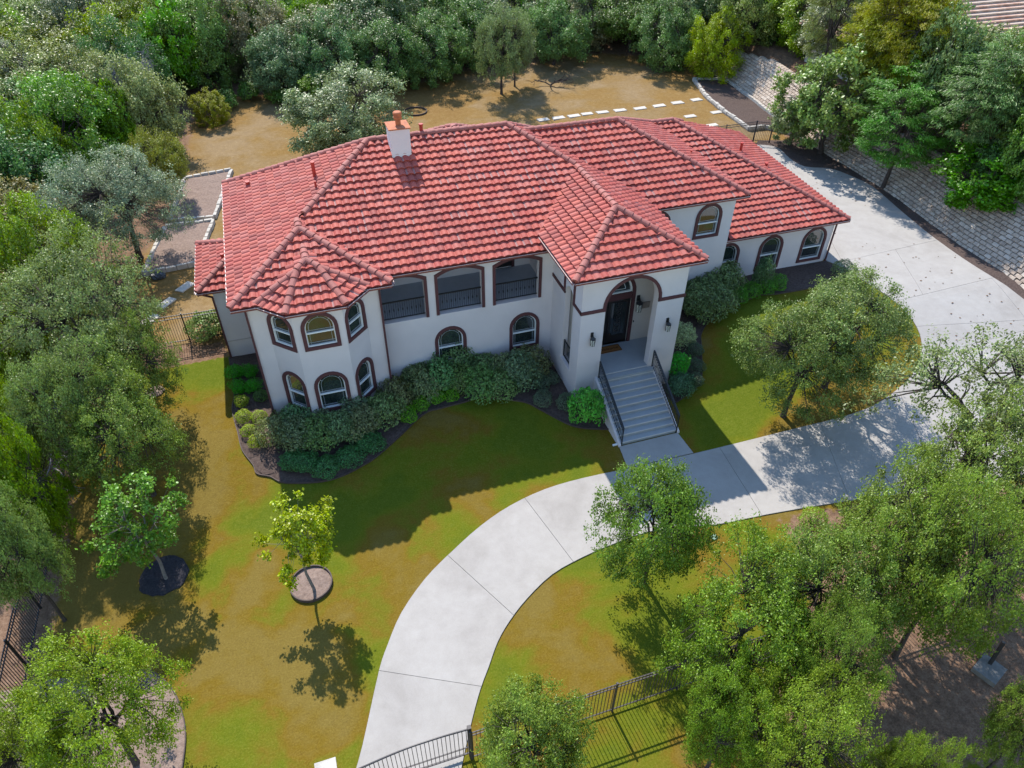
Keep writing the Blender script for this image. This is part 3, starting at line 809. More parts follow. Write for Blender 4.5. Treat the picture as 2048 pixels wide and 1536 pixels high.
for (a, b) in ((2.9, 4.3), (6.3, 7.9)):                      # dark windows on the loggia's back wall
    m = MB(); band(m, FB, X, FR, rect(a-2.7+.14, b-2.7-.14, 5.45, 7.0), rect(a-2.7, b-2.7, 5.3, 7.14), -.02, .05); wr = m.build('window', 'trim_dark', house)
    m = MB(); band(m, FB, X, FR, rect(a-2.7+.2, b-2.7-.2, 5.52, 6.93), rect(a-2.7+.14, b-2.7-.14, 5.45, 7.0), -.06, -.01); m.build('frame', 'white_vinyl', wr)
    m = MB(); fill(m, FB, X, FR, rect(a-2.7+.19, b-2.7-.19, 5.5, 6.95), -.04); m.build('pane', 'glass', wr)
    hs_.append(rect(a-2.7+.1, b-2.7-.1, 5.4, 7.05))
m = MB(); band(m, FB, X, FR, rect(6.42, 7.58, 4.47, 6.86), rect(6.28, 7.72, 4.47, 7.0), -.02, .05); dr = m.build('door', 'trim_dark', house)
m = MB(); fill(m, FB, X, FR, rect(6.4, 7.6, 4.47, 6.88), -.03); m.build('leaf', 'door_black', dr); hs_.append(rect(6.35, 7.65, 4.5, 6.9))
wpanel(FB, X, FR, rect(0, 8.7, 4.3, 7.3), hs_, .2, 'stucco')
wpanel((11.28, 28.13, 0), Y, -X, rect(0, 2.9, 4.3, 7.3), (), .1, 'stucco'); wpanel((2.75, 28.13, 0), Y, X, rect(0, 2.9, 4.3, 7.3), (), .1, 'stucco')
# B block, garage, left wing, rear
w1, h1 = arched_window(house, (16.3, 30.05, 0), X, FR, 4.03, 5.62, 4.88, 6.93, rail=5.75); w2, h2 = arched_window(house, (16.3, 30.05, 0), X, FR, .9, 2.5, 4.88, 6.93, rail=5.75)
wpanel((16.3, 30.05, 0), X, FR, rect(0, 6.33, -.2, 7.3), [h1, h2]); wpanel((22.63, 30.05, 0), Y, X, rect(0, 10, -.2, 7.3)); wpanel((16.33, 24.24, 0), Y, X, rect(0, 6, -.2, 7.3))
hh = []
for a, b, c_, d_ in ((22.76, 24.38, 1.33, 3.64), (25.70, 27.36, 1.37, 3.68), (28.69, 30.42, 1.40, 3.73)):
    w_, h_ = arched_window(house, (22.63, 31.0, 0), X, FR, a-22.63, b-22.63, c_, d_, rail=2.35); hh.append(h_)
wpanel((22.63, 31.0, 0), X, FR, rect(0, 8.15, -.2, 4.15), hh); wpanel((30.78, 31.0, 0), Vector((.78, 13.2, 0)), X, rect(0, 13.2, -.2, 4.15))
wpanel((31.5, 43.8, 0), -X, Y, rect(0, 13, -.2, 4.15))
wpanel((-4.68, 33.05, 0), X, FR, rect(0, 2.0, -.2, 4.85)); wpanel((-4.68, 33.05, 0), Y, -X, rect(0, 3.9, -.2, 4.85)); wpanel((-4.68, 36.95, 0), X, Y, rect(0, 2, -.2, 4.85))
wpanel((-2.76, 38.4, 0), X, Y, rect(0, 8, -.2, 7.3)); wpanel((5.5, 41, 0), X, Y, rect(0, 7, -.2, 7.4)); wpanel((5.5, 38, 0), Y, -X, rect(0, 3, -.2, 7.4)); wpanel((12.5, 38, 0), Y, X, rect(0, 3, -.2, 7.4)); wpanel((12, 39.7, 0), X, Y, rect(0, 10.6, -.2, 7.3))
# entry tower: front wall with the big arch, open sides, porch
PZ = 1.76
FE = Vector((11.36, 24.24, 0)); ue = lambda x: x-11.36
aa = arch_poly(ue(12.55), ue(15.20), PZ-.4, 7.08, 16)
wpanel(FE, X, FR, rect(.0, 5.2, -.2, 7.6), [aa], .42)
SE = Vector((11.36, 24.24, 0))
sa_ = arch_poly(.95, 1.95, PZ+.05, 6.2, 10)
wpanel(SE, Y, -X, rect(0, 3.75, -.2, 7.6), [sa_], .3)
wpanel((16.56, 24.24, 0), Y, X, rect(0, 6, -.2, 7.6), [sa_], .3)
wpanel((11.66, 24.66, 0), Y, X, rect(0, 1.85, PZ-.1, 7.6), [arch_poly(.53, 1.53, PZ+.05, 6.2, 10)], .02, 'stucco_in')
wpanel((16.26, 24.66, 0), Y, -X, rect(0, 1.85, PZ-.1, 7.6), [arch_poly(.53, 1.53, PZ+.05, 6.2, 10)], .02, 'stucco_in')
m = MB(); m.box((13.96, 25.4, 7.5), (4.9, 2.4, .06)); m.build('porch_ceiling', 'stucco_in', house)
m = MB(); inn = arch_poly(ue(12.55), ue(15.20), 5.72, 7.08, 16); ou = arch_poly(ue(12.55)-.15, ue(15.20)+.15, 5.72, 7.23, 16)
band(m, FE, X, FR, inn[1:]+inn[:1], ou[1:]+ou[:1], -.02, .05, closed=False)
rbar(m, FE, X, FR, -.05, 5.67, ue(12.55), 5.67, .17, -.02, .052); rbar(m, FE, X, FR, ue(15.2), 5.67, 5.25, 5.67, .17, -.02, .052)
m.build('arch_trim', 'trim', house)
m = MB(); rbar(m, SE, Y, -X, -.05, 5.67, .95, 5.67, .17, -.02, .05); rbar(m, SE, Y, -X, .87, 5.70, .87, 7.5, .16, -.02, .047)
rbar(m, SE, Y, -X, 1.95, 5.67, 3.6, 5.67, .17, -.02, .05); rbar(m, SE, Y, -X, 2.03, 5.70, 2.03, 7.5, .16, -.02, .047)
m.build('side_trim', 'trim', house)
m = MB()
for v in (1.92, 2.85): rbar(m, SE, Y, -X, .97, v, 1.93, v, .05, -.12, -.07)
for w_ in (.985, 1.915): rbar(m, SE, Y, -X, w_, 1.9, w_, 2.87, .05, -.12, -.07)
gr = m.build('side_grille', 'black_iron', house)
for k in range(7):
    mm = MB(); w_ = 1.07+k*.127; rbar(mm, SE, Y, -X, w_, 1.93, w_, 2.83, .018, -.105, -.085); mm.build('baluster', 'black_iron', gr)
m = MB(); rbar(m, SE, Y, -X, .85, 1.78, 2.05, 1.78, .09, -.3, .06); m.build('sill', 'stucco', house)
m = MB(); m.box((13.96, 25.42, PZ-.15), (4.6, 2.3, .3)); m.build('porch_floor', 'stair_concrete', house)
m = MB(); m.box((13.96, 25.0, .7), (4.5, 1.2, 1.9)); m.build('porch_base', 'stucco', house)
# door wall
DO = Vector((11.66, 26.45, 0)); ud = lambda x: x-11.66
DC, DH = 13.87, 1.20
dp = arch_poly(ud(DC-DH), ud(DC+DH), PZ, 5.98, 16)
wpanel(DO, X, FR, rect(0, 4.6, PZ-.1, 7.6), [dp], .25, 'stucco_in')
m = MB(); inn = arch_poly(ud(DC-DH)+.0, ud(DC+DH), PZ, 5.98, 16); ou = arch_poly(ud(DC-DH)-.17, ud(DC+DH)+.17, PZ, 6.15, 16)
band(m, DO, X, FR, inn[1:]+inn[:1], ou[1:]+ou[:1], -.05, .05, closed=False)
rbar(m, DO, X, FR, ud(DC-DH), 4.58, ud(DC+DH), 4.58, .36, -.2, -.02)
door = m.build('front_door', 'trim', house)
m = MB(); ft = arch_poly(ud(DC-DH)+.07, ud(DC+DH)-.07, 4.83, 5.91, 16, None); fo = arch_poly(ud(DC-DH), ud(DC+DH), 4.76, 5.98, 16, None)
band(m, DO, X, FR, ft, fo, -.2, -.08); m.build('transom_frame', 'white_vinyl', door)
m = MB(); fill(m, DO, X, FR, fo, -.17); m.build('transom_pane', 'glass', door)
m = MB(); band(m, DO, X, FR, arch_poly(ud(DC-.85), ud(DC+.85), 4.95, 5.63, 14, .66), arch_poly(ud(DC-.875), ud(DC+.875), 4.93, 5.655, 14, .675), -.16, -.145)
for a_ in (40, 90, 140): rbar(m, DO, X, FR, ud(DC)+.85*math.cos(rad(a_)), 4.95+.68*math.sin(rad(a_)), ud(DC)+1.13*math.cos(rad(a_)), 4.85+1.0*math.sin(rad(a_)), .022, -.16, -.145)
m.build('muntin', 'white_vinyl', door)
for sx in (-1, 1):
    a, b = sorted((DC+sx*.01, DC+sx*DH)); m = MB(); m.box(((a+b)/2, 26.58, (PZ+4.42)/2), (b-a, .06, 4.42-PZ)); lf = m.build('door_leaf', 'door_black', door)
    m = MB(); fill(m, DO, X, FR, rect(ud(a)+.16, ud(b)-.16, PZ+.5, 4.2), -.095); m.build('pane', 'glass', lf)
    m = MB(); cx_ = (a+b)/2; yy = 26.53
    for k in range(5): x = a+.2+(b-a-.4)*k/4; m.bar((x, yy, PZ+.5), (x, yy, 4.2), .014)
    for k in range(9):
        zc_ = PZ+.75+k*.27
        for s2 in (-1, 1):
            m.tube([(cx_+s2*(.02+.10*math.sin(t_)), yy-.01, zc_+.10*math.cos(t_)) for t_ in [i_*math.pi/5 for i_ in range(9)]], .012, 5)
    m.build('scrollwork', 'bronze_iron', lf)
    m = MB(); m.bar((DC+sx*.09, 26.50, 2.65), (DC+sx*.09, 26.50, 3.1), .035); m.build('handle', 'bronze_iron', lf)
m = MB(); m.box((15.86, 26.425, 3.85), (.50, .05, .36)); m.build('plaque', 'plaque', house)
m = MB(); m.box((15.33, 26.435, 2.95), (.05, .03, .10)); m.build('doorbell', 'black_iron', house)
# stairs
st = MB(); st.box((13.94, 24.1, .75), (2.98, .3, 1.9)); stairs = st.build('porch_stairs', 'stair_concrete', house)
for k in range(11):
    zt = PZ-.16*k; y1 = 24.26-.318*k; m = MB()
    if k == 0: y1 = 24.26; continue
    m.box((13.94, y1+.159, zt/2-.1), (2.98, .318, zt+.2)); sp = m.build('step', 'stair_concrete', stairs)
    m = MB(); m.box((13.94, y1+.012, zt-.014), (2.984, .045, .034)); m.build('nosing', 'stair_nose', sp)
m = MB(); m.box((13.94, 24.258, PZ-.016), (2.984, .05, .036)); m.build('nosing', 'stair_nose', stairs)
for x in (12.40, 15.48):
    m = MB(); pr = [(24.5, -.2), (24.5, PZ-.02), (24.2, PZ-.02), (21.0, .12), (20.95, -.2)]
    k = len(m.v); m.v += [(x-.06, y, z) for y, z in pr]+[(x+.055, y, z) for y, z in pr]; n = len(pr)
    m.f += [tuple(range(n)), tuple(range(2*n-1, n-1, -1))]+[(i, (i+1) % n, n+(i+1) % n, n+i) for i in range(n)]; m.r += [.5]*(n+2)
    m.build('stair_cheek', 'stucco', stairs)
for x in (12.5, 15.38):
    m = MB(); a = Vector((x, 24.12, PZ)); b = Vector((x, 21.05, .12))
    m.bar(a+Vector((0, 0, .0)), a+Vector((0, 0, 1.0)), .045); m.bar(b+Vector((0, 0, -.1)), b+Vector((0, 0, 1.0)), .045)
    m.bar(a+Vector((0, 0, 1.0)), b+Vector((0, 0, 1.0)), .07, .05); m.bar(a+Vector((0, 0, .14)), b+Vector((0, 0, .14)), .03, .03); m.bar(a+Vector((0, 0, .82)), b+Vector((0, 0, .82)), .025, .025)
    rl = m.build('stair_railing', 'black_iron', house)
    for k in range(1, 24):
        p = a.lerp(b, k/24); mm = MB(); mm.bar(p+Vector((0, 0, .14)), p+Vector((0, 0, .98)), .022)
        if k % 3 == 0:
            mm.tube([p+Vector((0, .055*math.sin(t_), .48+.055*math.cos(t_))) for t_ in [i_*math.pi/4 for i_ in range(9)]], .011, 4)
        mm.build('baluster', 'black_iron', rl)
# downspouts
def spout(pts):
    m = MB()
    for a, b in zip(pts[:-1], pts[1:]): m.bar(a, b, .085, .07, upv=Vector((0, 1, .3)))
    m.build('downspout', 'trim', house)
spout([(2.84, 27.03, 7.2), (2.84, 27.03, .3)]); spout([(-2.80, 27.03, 7.2), (-2.80, 27.03, .3)])
spout([(-5.05, 32.6, 4.72), (-4.72, 32.98, 4.3), (-4.72, 32.98, .4)]); spout([(30.85, 30.93, 4.1), (30.85, 30.93, 1.1)])
spout([(2.93, 27.3, 7.22), (2.90, 27.78, 6.95), (2.90, 27.78, .4)])
m = MB(); m.bar((-4.66, 33.02, 1.5), (-2.7, 33.02, 1.5), .03); m.build('control_joint', 'soffit', house)
# chimney with rusted cap
m = MB(); m.box((5.45, 33.85, 10.55), (.95, 1.0, 1.75)); ch = m.build('chimney', 'stucco', house)
m = MB(); m.box((5.45, 33.85, 11.44), (1.06, 1.1, .05)); m.build('chimney_cap', 'rust', ch)
m = MB(); m.lathe((5.5, 33.9, 11.46), [(.13, 0), (.13, .26), (.20, .28), (.21, .38), (.19, .39), (.19, .46), (.21, .47), (.21, .56), (.17, .60), (.02, .61)], 18); m.build('flue', 'rust', ch)
# vent pipes through the tiles
def vent(px, py, ms, pl, h, r, hood=False):
    q = ms.pl[pl]; z = 6
    for _ in range(40):
        P = at_z(px, py, z); z = .5*z+.5*q.z(P.x, P.y)
    m = MB(); m.lathe((P.x, P.y, z-.1), [(r*1.9, 0), (r*1.9, .13), (r, .2), (r, h+.1), (r*1.25 if hood else r, h+.1), (r*1.25 if hood else r, h+.16)], 10)
    m.build('vent_pipe', 'red_pipe', house)
vent(630, 356, A, 1, .75, .085, True); vent(633, 380, A, 1, .38, .05); vent(497, 374, A, 1, .25, .10, True); vent(843, 268, A, 0, .45, .09, True)
vent(1480, 306, C, 1, .62, .085, True); vent(1531, 336, C, 1, .28, .09, True); vent(1381, 311, B, 1, .25, .06); vent(447, 520, LW, 1, .3, .08, True)

# wall lanterns, doormat
def lantern(x, y, z, label, s=1.0):
    t = thing('wall_lantern', label, 'lantern', (x, y, z), 'black lanterns at the entry')
    m = MB(); m.box((x, y-.02, z+.27*s), (.13*s, .04, .24*s)); m.bar((x, y-.03, z+.30*s), (x, y-.15*s, z+.33*s), .03*s); m.bar((x, y-.15*s, z+.33*s), (x, y-.15*s, z+.22*s), .025*s); m.build('bracket', 'black_iron', t)
    m = MB(); c = (x, y-.16*s, z); m.lathe((c[0], c[1], z+.10*s), [(.15*s, 0), (.14*s, .03*s), (.05*s, .12*s), (.02*s, .15*s)], 6); m.build('roof', 'black_iron', t)
    m = MB(); m.lathe((c[0], c[1], z-.25*s), [(.10*s, 0), (.12*s, .35*s)], 6); m.build('glass', 'lamp_glass', t)
    m = MB()
    for k in range(6):
        a = 2*math.pi*k/6; m.bar((c[0]+.105*s*math.cos(a), c[1]+.105*s*math.sin(a), z-.26*s), (c[0]+.126*s*math.cos(a), c[1]+.126*s*math.sin(a), z+.11*s), .018*s)
        a2 = 2*math.pi*(k+1)/6
        m.bar((c[0]+.108*s*math.cos(a), c[1]+.108*s*math.sin(a), z-.25*s), (c[0]+.125*s*math.cos(a2), c[1]+.125*s*math.sin(a2), z+.10*s), .008*s)
    m.lathe((c[0], c[1], z-.28*s), [(.06*s, 0), (.115*s, .03*s)], 6); m.build('cage', 'black_iron', t)
lantern(11.98, 24.24, 4.12, 'black wall lantern on the entry pier beside the side grille'); lantern(15.88, 24.24, 4.12, 'black wall lantern on the entry pier beside the green shrubs'); lantern(15.42, 26.45, 4.0, 'larger black wall lantern above the plaque beside the front door', 1.3)
m = MB(); m.box((13.87, 26.05, PZ+.015), (1.35, .52, .03)); mat_ = m.build('doormat', 'mat_fibre'); tag(mat_, 'brown coir doormat with dark lettering at the front door', 'doormat')
tc = bpy.data.curves.new('lettering', 'FONT'); tc.body = 'Welcome'; tc.size = .27; tc.align_x = 'CENTER'; tc.align_y = 'CENTER'; tc.shear = .35; tc.extrude = .001
to_ = bpy.data.objects.new('tmp_text', tc); COL.objects.link(to_)
dg = bpy.context.evaluated_depsgraph_get(); me = bpy.data.meshes.new_from_object(to_.evaluated_get(dg)); bpy.data.objects.remove(to_)
me.name = 'lettering'; me.materials.clear(); me.materials.append(MT('mat_ink')); lo = bpy.data.objects.new('lettering', me); COL.objects.link(lo); lo.parent = mat_; lo.location = (13.87, 26.05, PZ+.034)
m = MB()
for a, b in (((13.22, 25.81), (14.52, 25.81)), ((13.22, 26.29), (14.52, 26.29)), ((13.215, 25.81), (13.215, 26.29)), ((14.525, 25.81), (14.525, 26.29))): m.bar((a[0], a[1], PZ+.031), (b[0], b[1], PZ+.031), .025, .008)
m.build('border', 'mat_ink', mat_, origin=(0, 0, 0))

# ------------------------------------------------------------------ walls, fences, gate and garden stonework
def block_mesh(L, H, Dp, seed, slope_=(.55, .012)):
    r = random.Random(seed); m = MB(); j = lambda a: r.uniform(-a, a)
    x0, x1, y0, y1 = -L/2+.014, L/2-.014, -Dp/2, Dp/2; b = .024
    vs = [(x0+.012, y0+.05, 0), (x1-.012, y0+.05, 0), (x1, y1, 0), (x0, y1, 0)]
    vs += [(x0+j(.006), y0+j(.012), H*slope_[0]), (x1+j(.006), y0+j(.012), H*slope_[0]), (x1, y1, H*slope_[0]), (x0, y1, H*slope_[0])]
    vs += [(x0+b+j(.012), y0+b+slope_[1]+j(.015), H+j(.012)), (x1-b+j(.012), y0+b+slope_[1]+j(.015), H+j(.012)), (x1-b, y1, H+j(.01)), (x0+b, y1, H+j(.01))]
    m.add(vs, [(0, 1, 5, 4), (1, 2, 6, 5), (3, 0, 4, 7), (4, 5, 9, 8), (5, 6, 10, 9), (7, 4, 8, 11), (8, 9, 10, 11), (2, 3, 7, 6), (6, 7, 11, 10)])
    return m
BLK = []
for k in range(8):
    m = block_mesh(.47, .2, .40, k, (.28, .085)); m.r = [(k % 5)/4]*len(m.r); BLK.append((m, m.mesh('block', 'wall_block')))
rw = thing('retaining_wall', 'stepped tan block retaining wall along the driveway', 'wall', (wall_x(34), 34, terr(wall_x(34), 34)))
rr = random.Random(11); blocks = []
ROWS = 15
for c_ in range(ROWS):
    y = 8.0 + (c_ % 2)*.235
    ymax = 67.5 - .12*c_
    rows_here = ROWS
    while y < ymax:
        h_lim = ROWS if y < 58 else ROWS-int((y-58)*.55)
        if c_ < h_lim:
            xf = wall_x(y)+.17*c_+.20; dx = (wall_x(y+.2)-wall_x(y-.2))/.4
            blocks.append((xf, y, terr(wall_x(y)-.2, y)-.05+c_*.2, math.atan2(1, dx)-math.pi, rr.randrange(8)))
        y += .47
def bpos(b): return math.dist((b[0], b[1], b[2]), (0, 0, CAM_H))
def onscreen(x, y, z):
    d = Vector((x, y, z-CAM_H)); q = d.dot(fw)
    if q < 1: return False
    return -30 < 1024+F_PX*d.dot(rt)/q < 2080 and -30 < 768-F_PX*d.dot(up)/q < 1566
vis = sorted([b for b in blocks if onscreen(*b[:3])], key=bpos); near = set(id(b) for b in vis[:300])
st_ = MB(); L0 = ORG[rw.name]
for b in blocks:
    x, y, z, az, k = b; Mx = Matrix.Translation((x, y, z)) @ Matrix.Rotation(az, 4, 'Z')
    if id(b) in near:
        Mx.translation = Vector((x-L0[0], y-L0[1], z-L0[2])); inst('block', BLK[k][1], rw, Mx)
    else: st_.add([Mx @ Vector(v) for v in BLK[k][0].v], BLK[k][0].f, (k % 5)/4)
st_.build('block', 'wall_block', rw, kind='stuff')

PICK = {}
def picket_mesh(h, w):
    if (h, w) not in PICK:
        m = MB(); m.box((0, 0, h/2), (w, w, h)); PICK[(h, w)] = m
    return PICK[(h, w)]
def fence(name, label, pts, h=1.8, mat='bronze_iron', step=.125, post=2.4, limit=300, rails=(.14, None, -.16), group=None):
    a0 = pts[0]; t = thing(name, label, 'fence', (a0[0], a0[1], terr(a0[0], a0[1])), group); L0 = Vector(ORG[t.name])
    pm = MB(); pm.box((0, 0, h/2), (.02, .02, h)); pmesh = pm.mesh('picket', mat); qm = MB(); qm.box((0, 0, h/2+.02), (.065, .065, h+.12)); qmesh = qm.mesh('post', mat)
    rls = [MB(), MB(), MB()]; n = 0; stf = MB()
    for a, b in zip(pts[:-1], pts[1:]):
        A_ = Vector((a[0], a[1], 0)); B_ = Vector((b[0], b[1], 0)); L = (B_-A_).length; k = max(1, int(round(L/post)))
        for i in range(k+1):
            p = A_.lerp(B_, i/k); p.z = terr(p.x, p.y); inst('post', qmesh, t, Matrix.Translation(p-L0))
            if i < k:
                q = A_.lerp(B_, (i+1)/k); q.z = terr(q.x, q.y)
                for ri, dz in enumerate((.15, h-.2, h-.02)): rls[ri].bar(p+Vector((0, 0, dz)), q+Vector((0, 0, dz)), .032, .04)
        m_ = int(L/step)
        for i in range(m_):
            p = A_.lerp(B_, (i+.5)/m_); p.z = terr(p.x, p.y)+.03
            if n < limit and onscreen(p.x, p.y, p.z+1): inst('picket', pmesh, t, Matrix.Translation(p-L0)); n += 1
            else: stf.add([p+Vector(v) for v in pm.v], pm.f)
    for rl in rls: rl.build('rail', mat, t)
    if stf.v: stf.build('picket', mat, t, kind='stuff')
    return t
fence('iron_fence', 'dark iron picket fence across the front lawn beside the gate', [(1.95, 9.6), (26.5, 9.7)], 1.85)
fence('iron_fence', 'dark iron picket fence running along the left edge of the woods', [(-12.05, 9.7), (-12.05, 27.5)], 1.85, 'black_iron')
fence('iron_fence', 'short black iron fence between the house and the oaks', [(-11.0, 35.3), (-4.72, 35.15)], 1.8, 'black_iron')
fence('iron_fence', 'iron fence between the driveway end and the back yard', [(31.6, 49.0), (37.3, 49.1), (38.4, 48.4)], 1.7, 'bronze_iron')
fence('iron_fence', 'black iron fence at the far end of the retaining wall', [(46.5, 68), (52, 66)], 1.9, 'black_iron')
# gate: arched top rail, tall pickets
gt = thing('driveway_gate', 'iron driveway gate with curved top rail', 'gate', (-1.9, 9.72, 0)); n = 34; m = MB(); gy = 9.72
ztop = lambda x: 1.45+.50*SS((x+2.6)/3.0)-.08*SS((x-.9)/1.2)
xs_ = [-2.6+4.5*i/24 for i in range(25)]
m.tube([(x, gy, ztop(x)) for x in xs_], .033, 6); m.bar((-2.6, gy, .22), (1.9, gy, .22), .05); m.bar((-2.6, gy, .65), (1.9, gy, .65), .035); m.build('gate_frame', 'bronze_iron', gt)
for i in range(n+1):
    x = -2.55+4.4*i/n; mm = MB(); mm.bar((x, gy, .15), (x, gy, ztop(x)), .02); mm.build('picket', 'bronze_iron', gt)
m = MB(); m.box((1.95, 9.7, 1.0), (.12, .12, 2.1)); m.build('gate_post', 'bronze_iron', gt)
GP = at_z(652, 1541, 1.9)
gp = thing('gate_pillar', 'white square stucco gate pillar beside the driveway gate', 'pillar', (GP.x, GP.y, 0))
m = MB(); m.box((GP.x, GP.y, .85), (.5, .5, 1.9)); m.build('shaft', 'stucco', gp); m = MB(); m.box((GP.x, GP.y, 1.84), (.62, .62, .09)); m.build('cap', 'limestone', gp)

# limestone garden beds
def stone_line(parent, pts, h, w, seed, step=.55, mat='limestone'):
    r = random.Random(seed); L0 = Vector(ORG[parent.name])
    for a, b in zip(pts[:-1], pts[1:]):
        A_ = Vector((a[0], a[1], 0)); B_ = Vector((b[0], b[1], 0)); L = (B_-A_).length; n = max(1, int(L/step)); d = (B_-A_).normalized()
        for k in range(n):
            p = A_.lerp(B_, (k+.5)/n); p.z = terr(p.x, p.y); m = block_mesh(L/n, h*r.uniform(.88, 1.1), w*r.uniform(.85, 1.15), r.randrange(999))
            o = bpy.data.objects.new('stone', m.mesh('stone', mat)); COL.objects.link(o); o.parent = parent
            o.matrix_basis = Matrix.Translation(p-L0-Vector((0, 0, .04))) @ Matrix.Rotation(math.atan2(d.y, d.x)+r.uniform(-.04, .04), 4, 'Z')
def stone_bed(label, pts, mat, h=.34, w=.24, seed=1, close=True):
    c = sum((Vector((p[0], p[1], 0)) for p in pts), Vector())/len(pts); t = thing('garden_bed', label, 'garden bed', (c.x, c.y, terr(c.x, c.y)))
    stone_line(t, list(pts)+([pts[0]] if close else []), h, w, seed)
    so_ = sheet('soil', [Vector((p[0], p[1], 0)) for p in pts], mat, dz=.14, thick=.2, rough=.05, st=.5); so_.parent = t; so_.location = -Vector(ORG[t.name])
    return t
stone_bed('raised limestone garden bed farther up the left yard with bare soil', [p.xy for p in gl([(372, 360), (464, 344), (430, 438), (340, 446)])], 'mulch_pale', seed=3)
stone_bed('raised limestone garden bed beside the left roof corner with scattered stones', [p.xy for p in gl([(332, 458), (428, 445), (405, 500), (398, 530), (288, 552)])], 'mulch_pale', seed=5)
rb = gl([(1386, 162), (1410, 195), (1440, 221), (1476, 246), (1497, 262), (1530, 258)])
stone_bed('long limestone edged bed against the rear retaining wall', [p.xy for p in rb]+[Vector((wall_x(48)+.1, 49.0)), Vector((wall_x(52)+.1, 52)), Vector((wall_x(58)+.1, 58)), Vector((wall_x(63)+.1, 63.5))], 'mulch', .4, .26, 9)
# stepping stones
def stepping(px, py, rz, label, group, sx=1.12, sy=.6):
    P = gnd(px, py); m = MB(); r = random.Random(int(px)); sx *= r.uniform(.9, 1.1)
    j = lambda: r.uniform(-.05, .05); z = P.z
    ca, sa = math.cos(rz), math.sin(rz); q = [(-sx/2+j(), -sy/2+j()), (sx/2+j(), -sy/2+j()), (sx/2+j(), sy/2+j()), (-sx/2+j(), sy/2+j())]
    vs = [(P.x+a*ca-b*sa, P.y+a*sa+b*ca, z-.03) for a, b in q]+[(P.x+a*.97*ca-b*.95*sa, P.y+a*.97*sa+b*.95*ca, z+.06) for a, b in q]
    m.add(vs, [(0, 1, 5, 4), (1, 2, 6, 5), (2, 3, 7, 6), (3, 0, 4, 7), (4, 5, 6, 7)])
    tag(m.build('stepping_stone', 'stone_slab'), label, 'stepping stone', group)
for px, py in ((1087, 240), (1117, 236), (1148, 232), (1174, 228), (1205, 225), (1240, 221), (1280, 217), (1318, 212), (1355, 206), (1392, 200)):
    stepping(px, py, .04, 'pale flat stepping stone in the row across the back lawn', 'stepping stones crossing the back lawn')
for px, py in ((1380, 233), (1432, 225), (1423, 251)): stepping(px, py, .05, 'pale flat stepping stone leading to the driveway fence', 'stepping stones near the driveway fence')
for px, py in ((370, 575), (333, 607), (300, 641)): stepping(px, py, .9, 'mottled flat stepping stone in the shade beside the left wing', 'stepping stones beside the left wing', 1.2, .6)
m = MB(); P = gnd(831, 224); pts = [P+Vector((1.05*math.cos(a), 1.05*math.sin(a), .06)) for a in [2*math.pi*k/24 for k in range(25)]]
for a, b in zip(pts[:-1], pts[1:]): m.bar(a, b, .06, .16)
tag(m.build('steel_ring', 'steel_edge'), 'empty dark steel edging ring lying on the back lawn', 'edging ring')
# small things
P = gnd(1428, 1075)
m = MB(); m.box((P.x, P.y, P.z+.02), (.28, .22, .05), .3); tag(m.build('valve_box', 'green_lid'), 'pale green valve box lid set in the lawn by the drive', 'valve box')
P = gnd(1235, 890)
m = MB(); m.bar((P.x-.25, P.y, P.z+.05), (P.x+.1, P.y+.02, P.z+.05), .07); tag(m.build('drain_pipe', 'white_vinyl'), 'short white drain pipe end at the foot of the stairs', 'pipe')
P = gnd(1975, 1343); t = thing('utility_box', 'grey concrete pad with a dark post under the oaks', 'utility box', tuple(P))
m = MB(); m.box((P.x, P.y, P.z+.10), (.9, .8, .22), .35); m.build('pad', 'concrete_box', t); m = MB(); m.bar((P.x+.15, P.y+.15, P.z+.2), (P.x+.3, P.y+.3, P.z+1.3), .1); m.build('post', 'black_iron', t)
P = gnd(318, 556); m = MB(); r_ = random.Random(3)
bm = bmesh.new(); bmesh.ops.create_icosphere(bm, subdivisions=3, radius=.42)
for v in bm.verts: v.co = Vector((v.co.x*1.1, v.co.y*.75, v.co.z*.6))*r_.uniform(.82, 1.12)+P+Vector((0, 0, .15))
me = bpy.data.meshes.new('rubbish_bag'); bm.to_mesh(me); bm.free(); me.materials.append(MT('plastic_bag')); o = bpy.data.objects.new('rubbish_bag', me); COL.objects.link(o); tag(o, 'dark plastic sack lying in front of the limestone bed', 'sack')
# fallen leaves and debris on the drive: too many to count
m = MB(); r_ = random.Random(5)
for k in range(150):
    px, py = r_.uniform(1700, 2040), r_.uniform(480, 740)
    if k > 110: px, py = r_.uniform(1560, 1760), r_.uniform(320, 470)
    P = gnd(px, py); s_ = r_.uniform(.03, .09); a = r_.uniform(0, 6.3)
    if P.x > wall_x(P.y)-1.2 or (P.x < 31.5 and P.y < 29): continue
    m.add([P+Vector((s_*math.cos(a+b), s_*.6*math.sin(a+b), .055+.02*(i % 2))) for i, b in enumerate((0, 1.5, 3.1, 4.6))], [(0, 1, 2, 3)])
o = m.build('fallen_leaves', 'straw_leaf'); o['kind'] = 'stuff'; o['label'] = 'scattered dead leaves on the driveway'

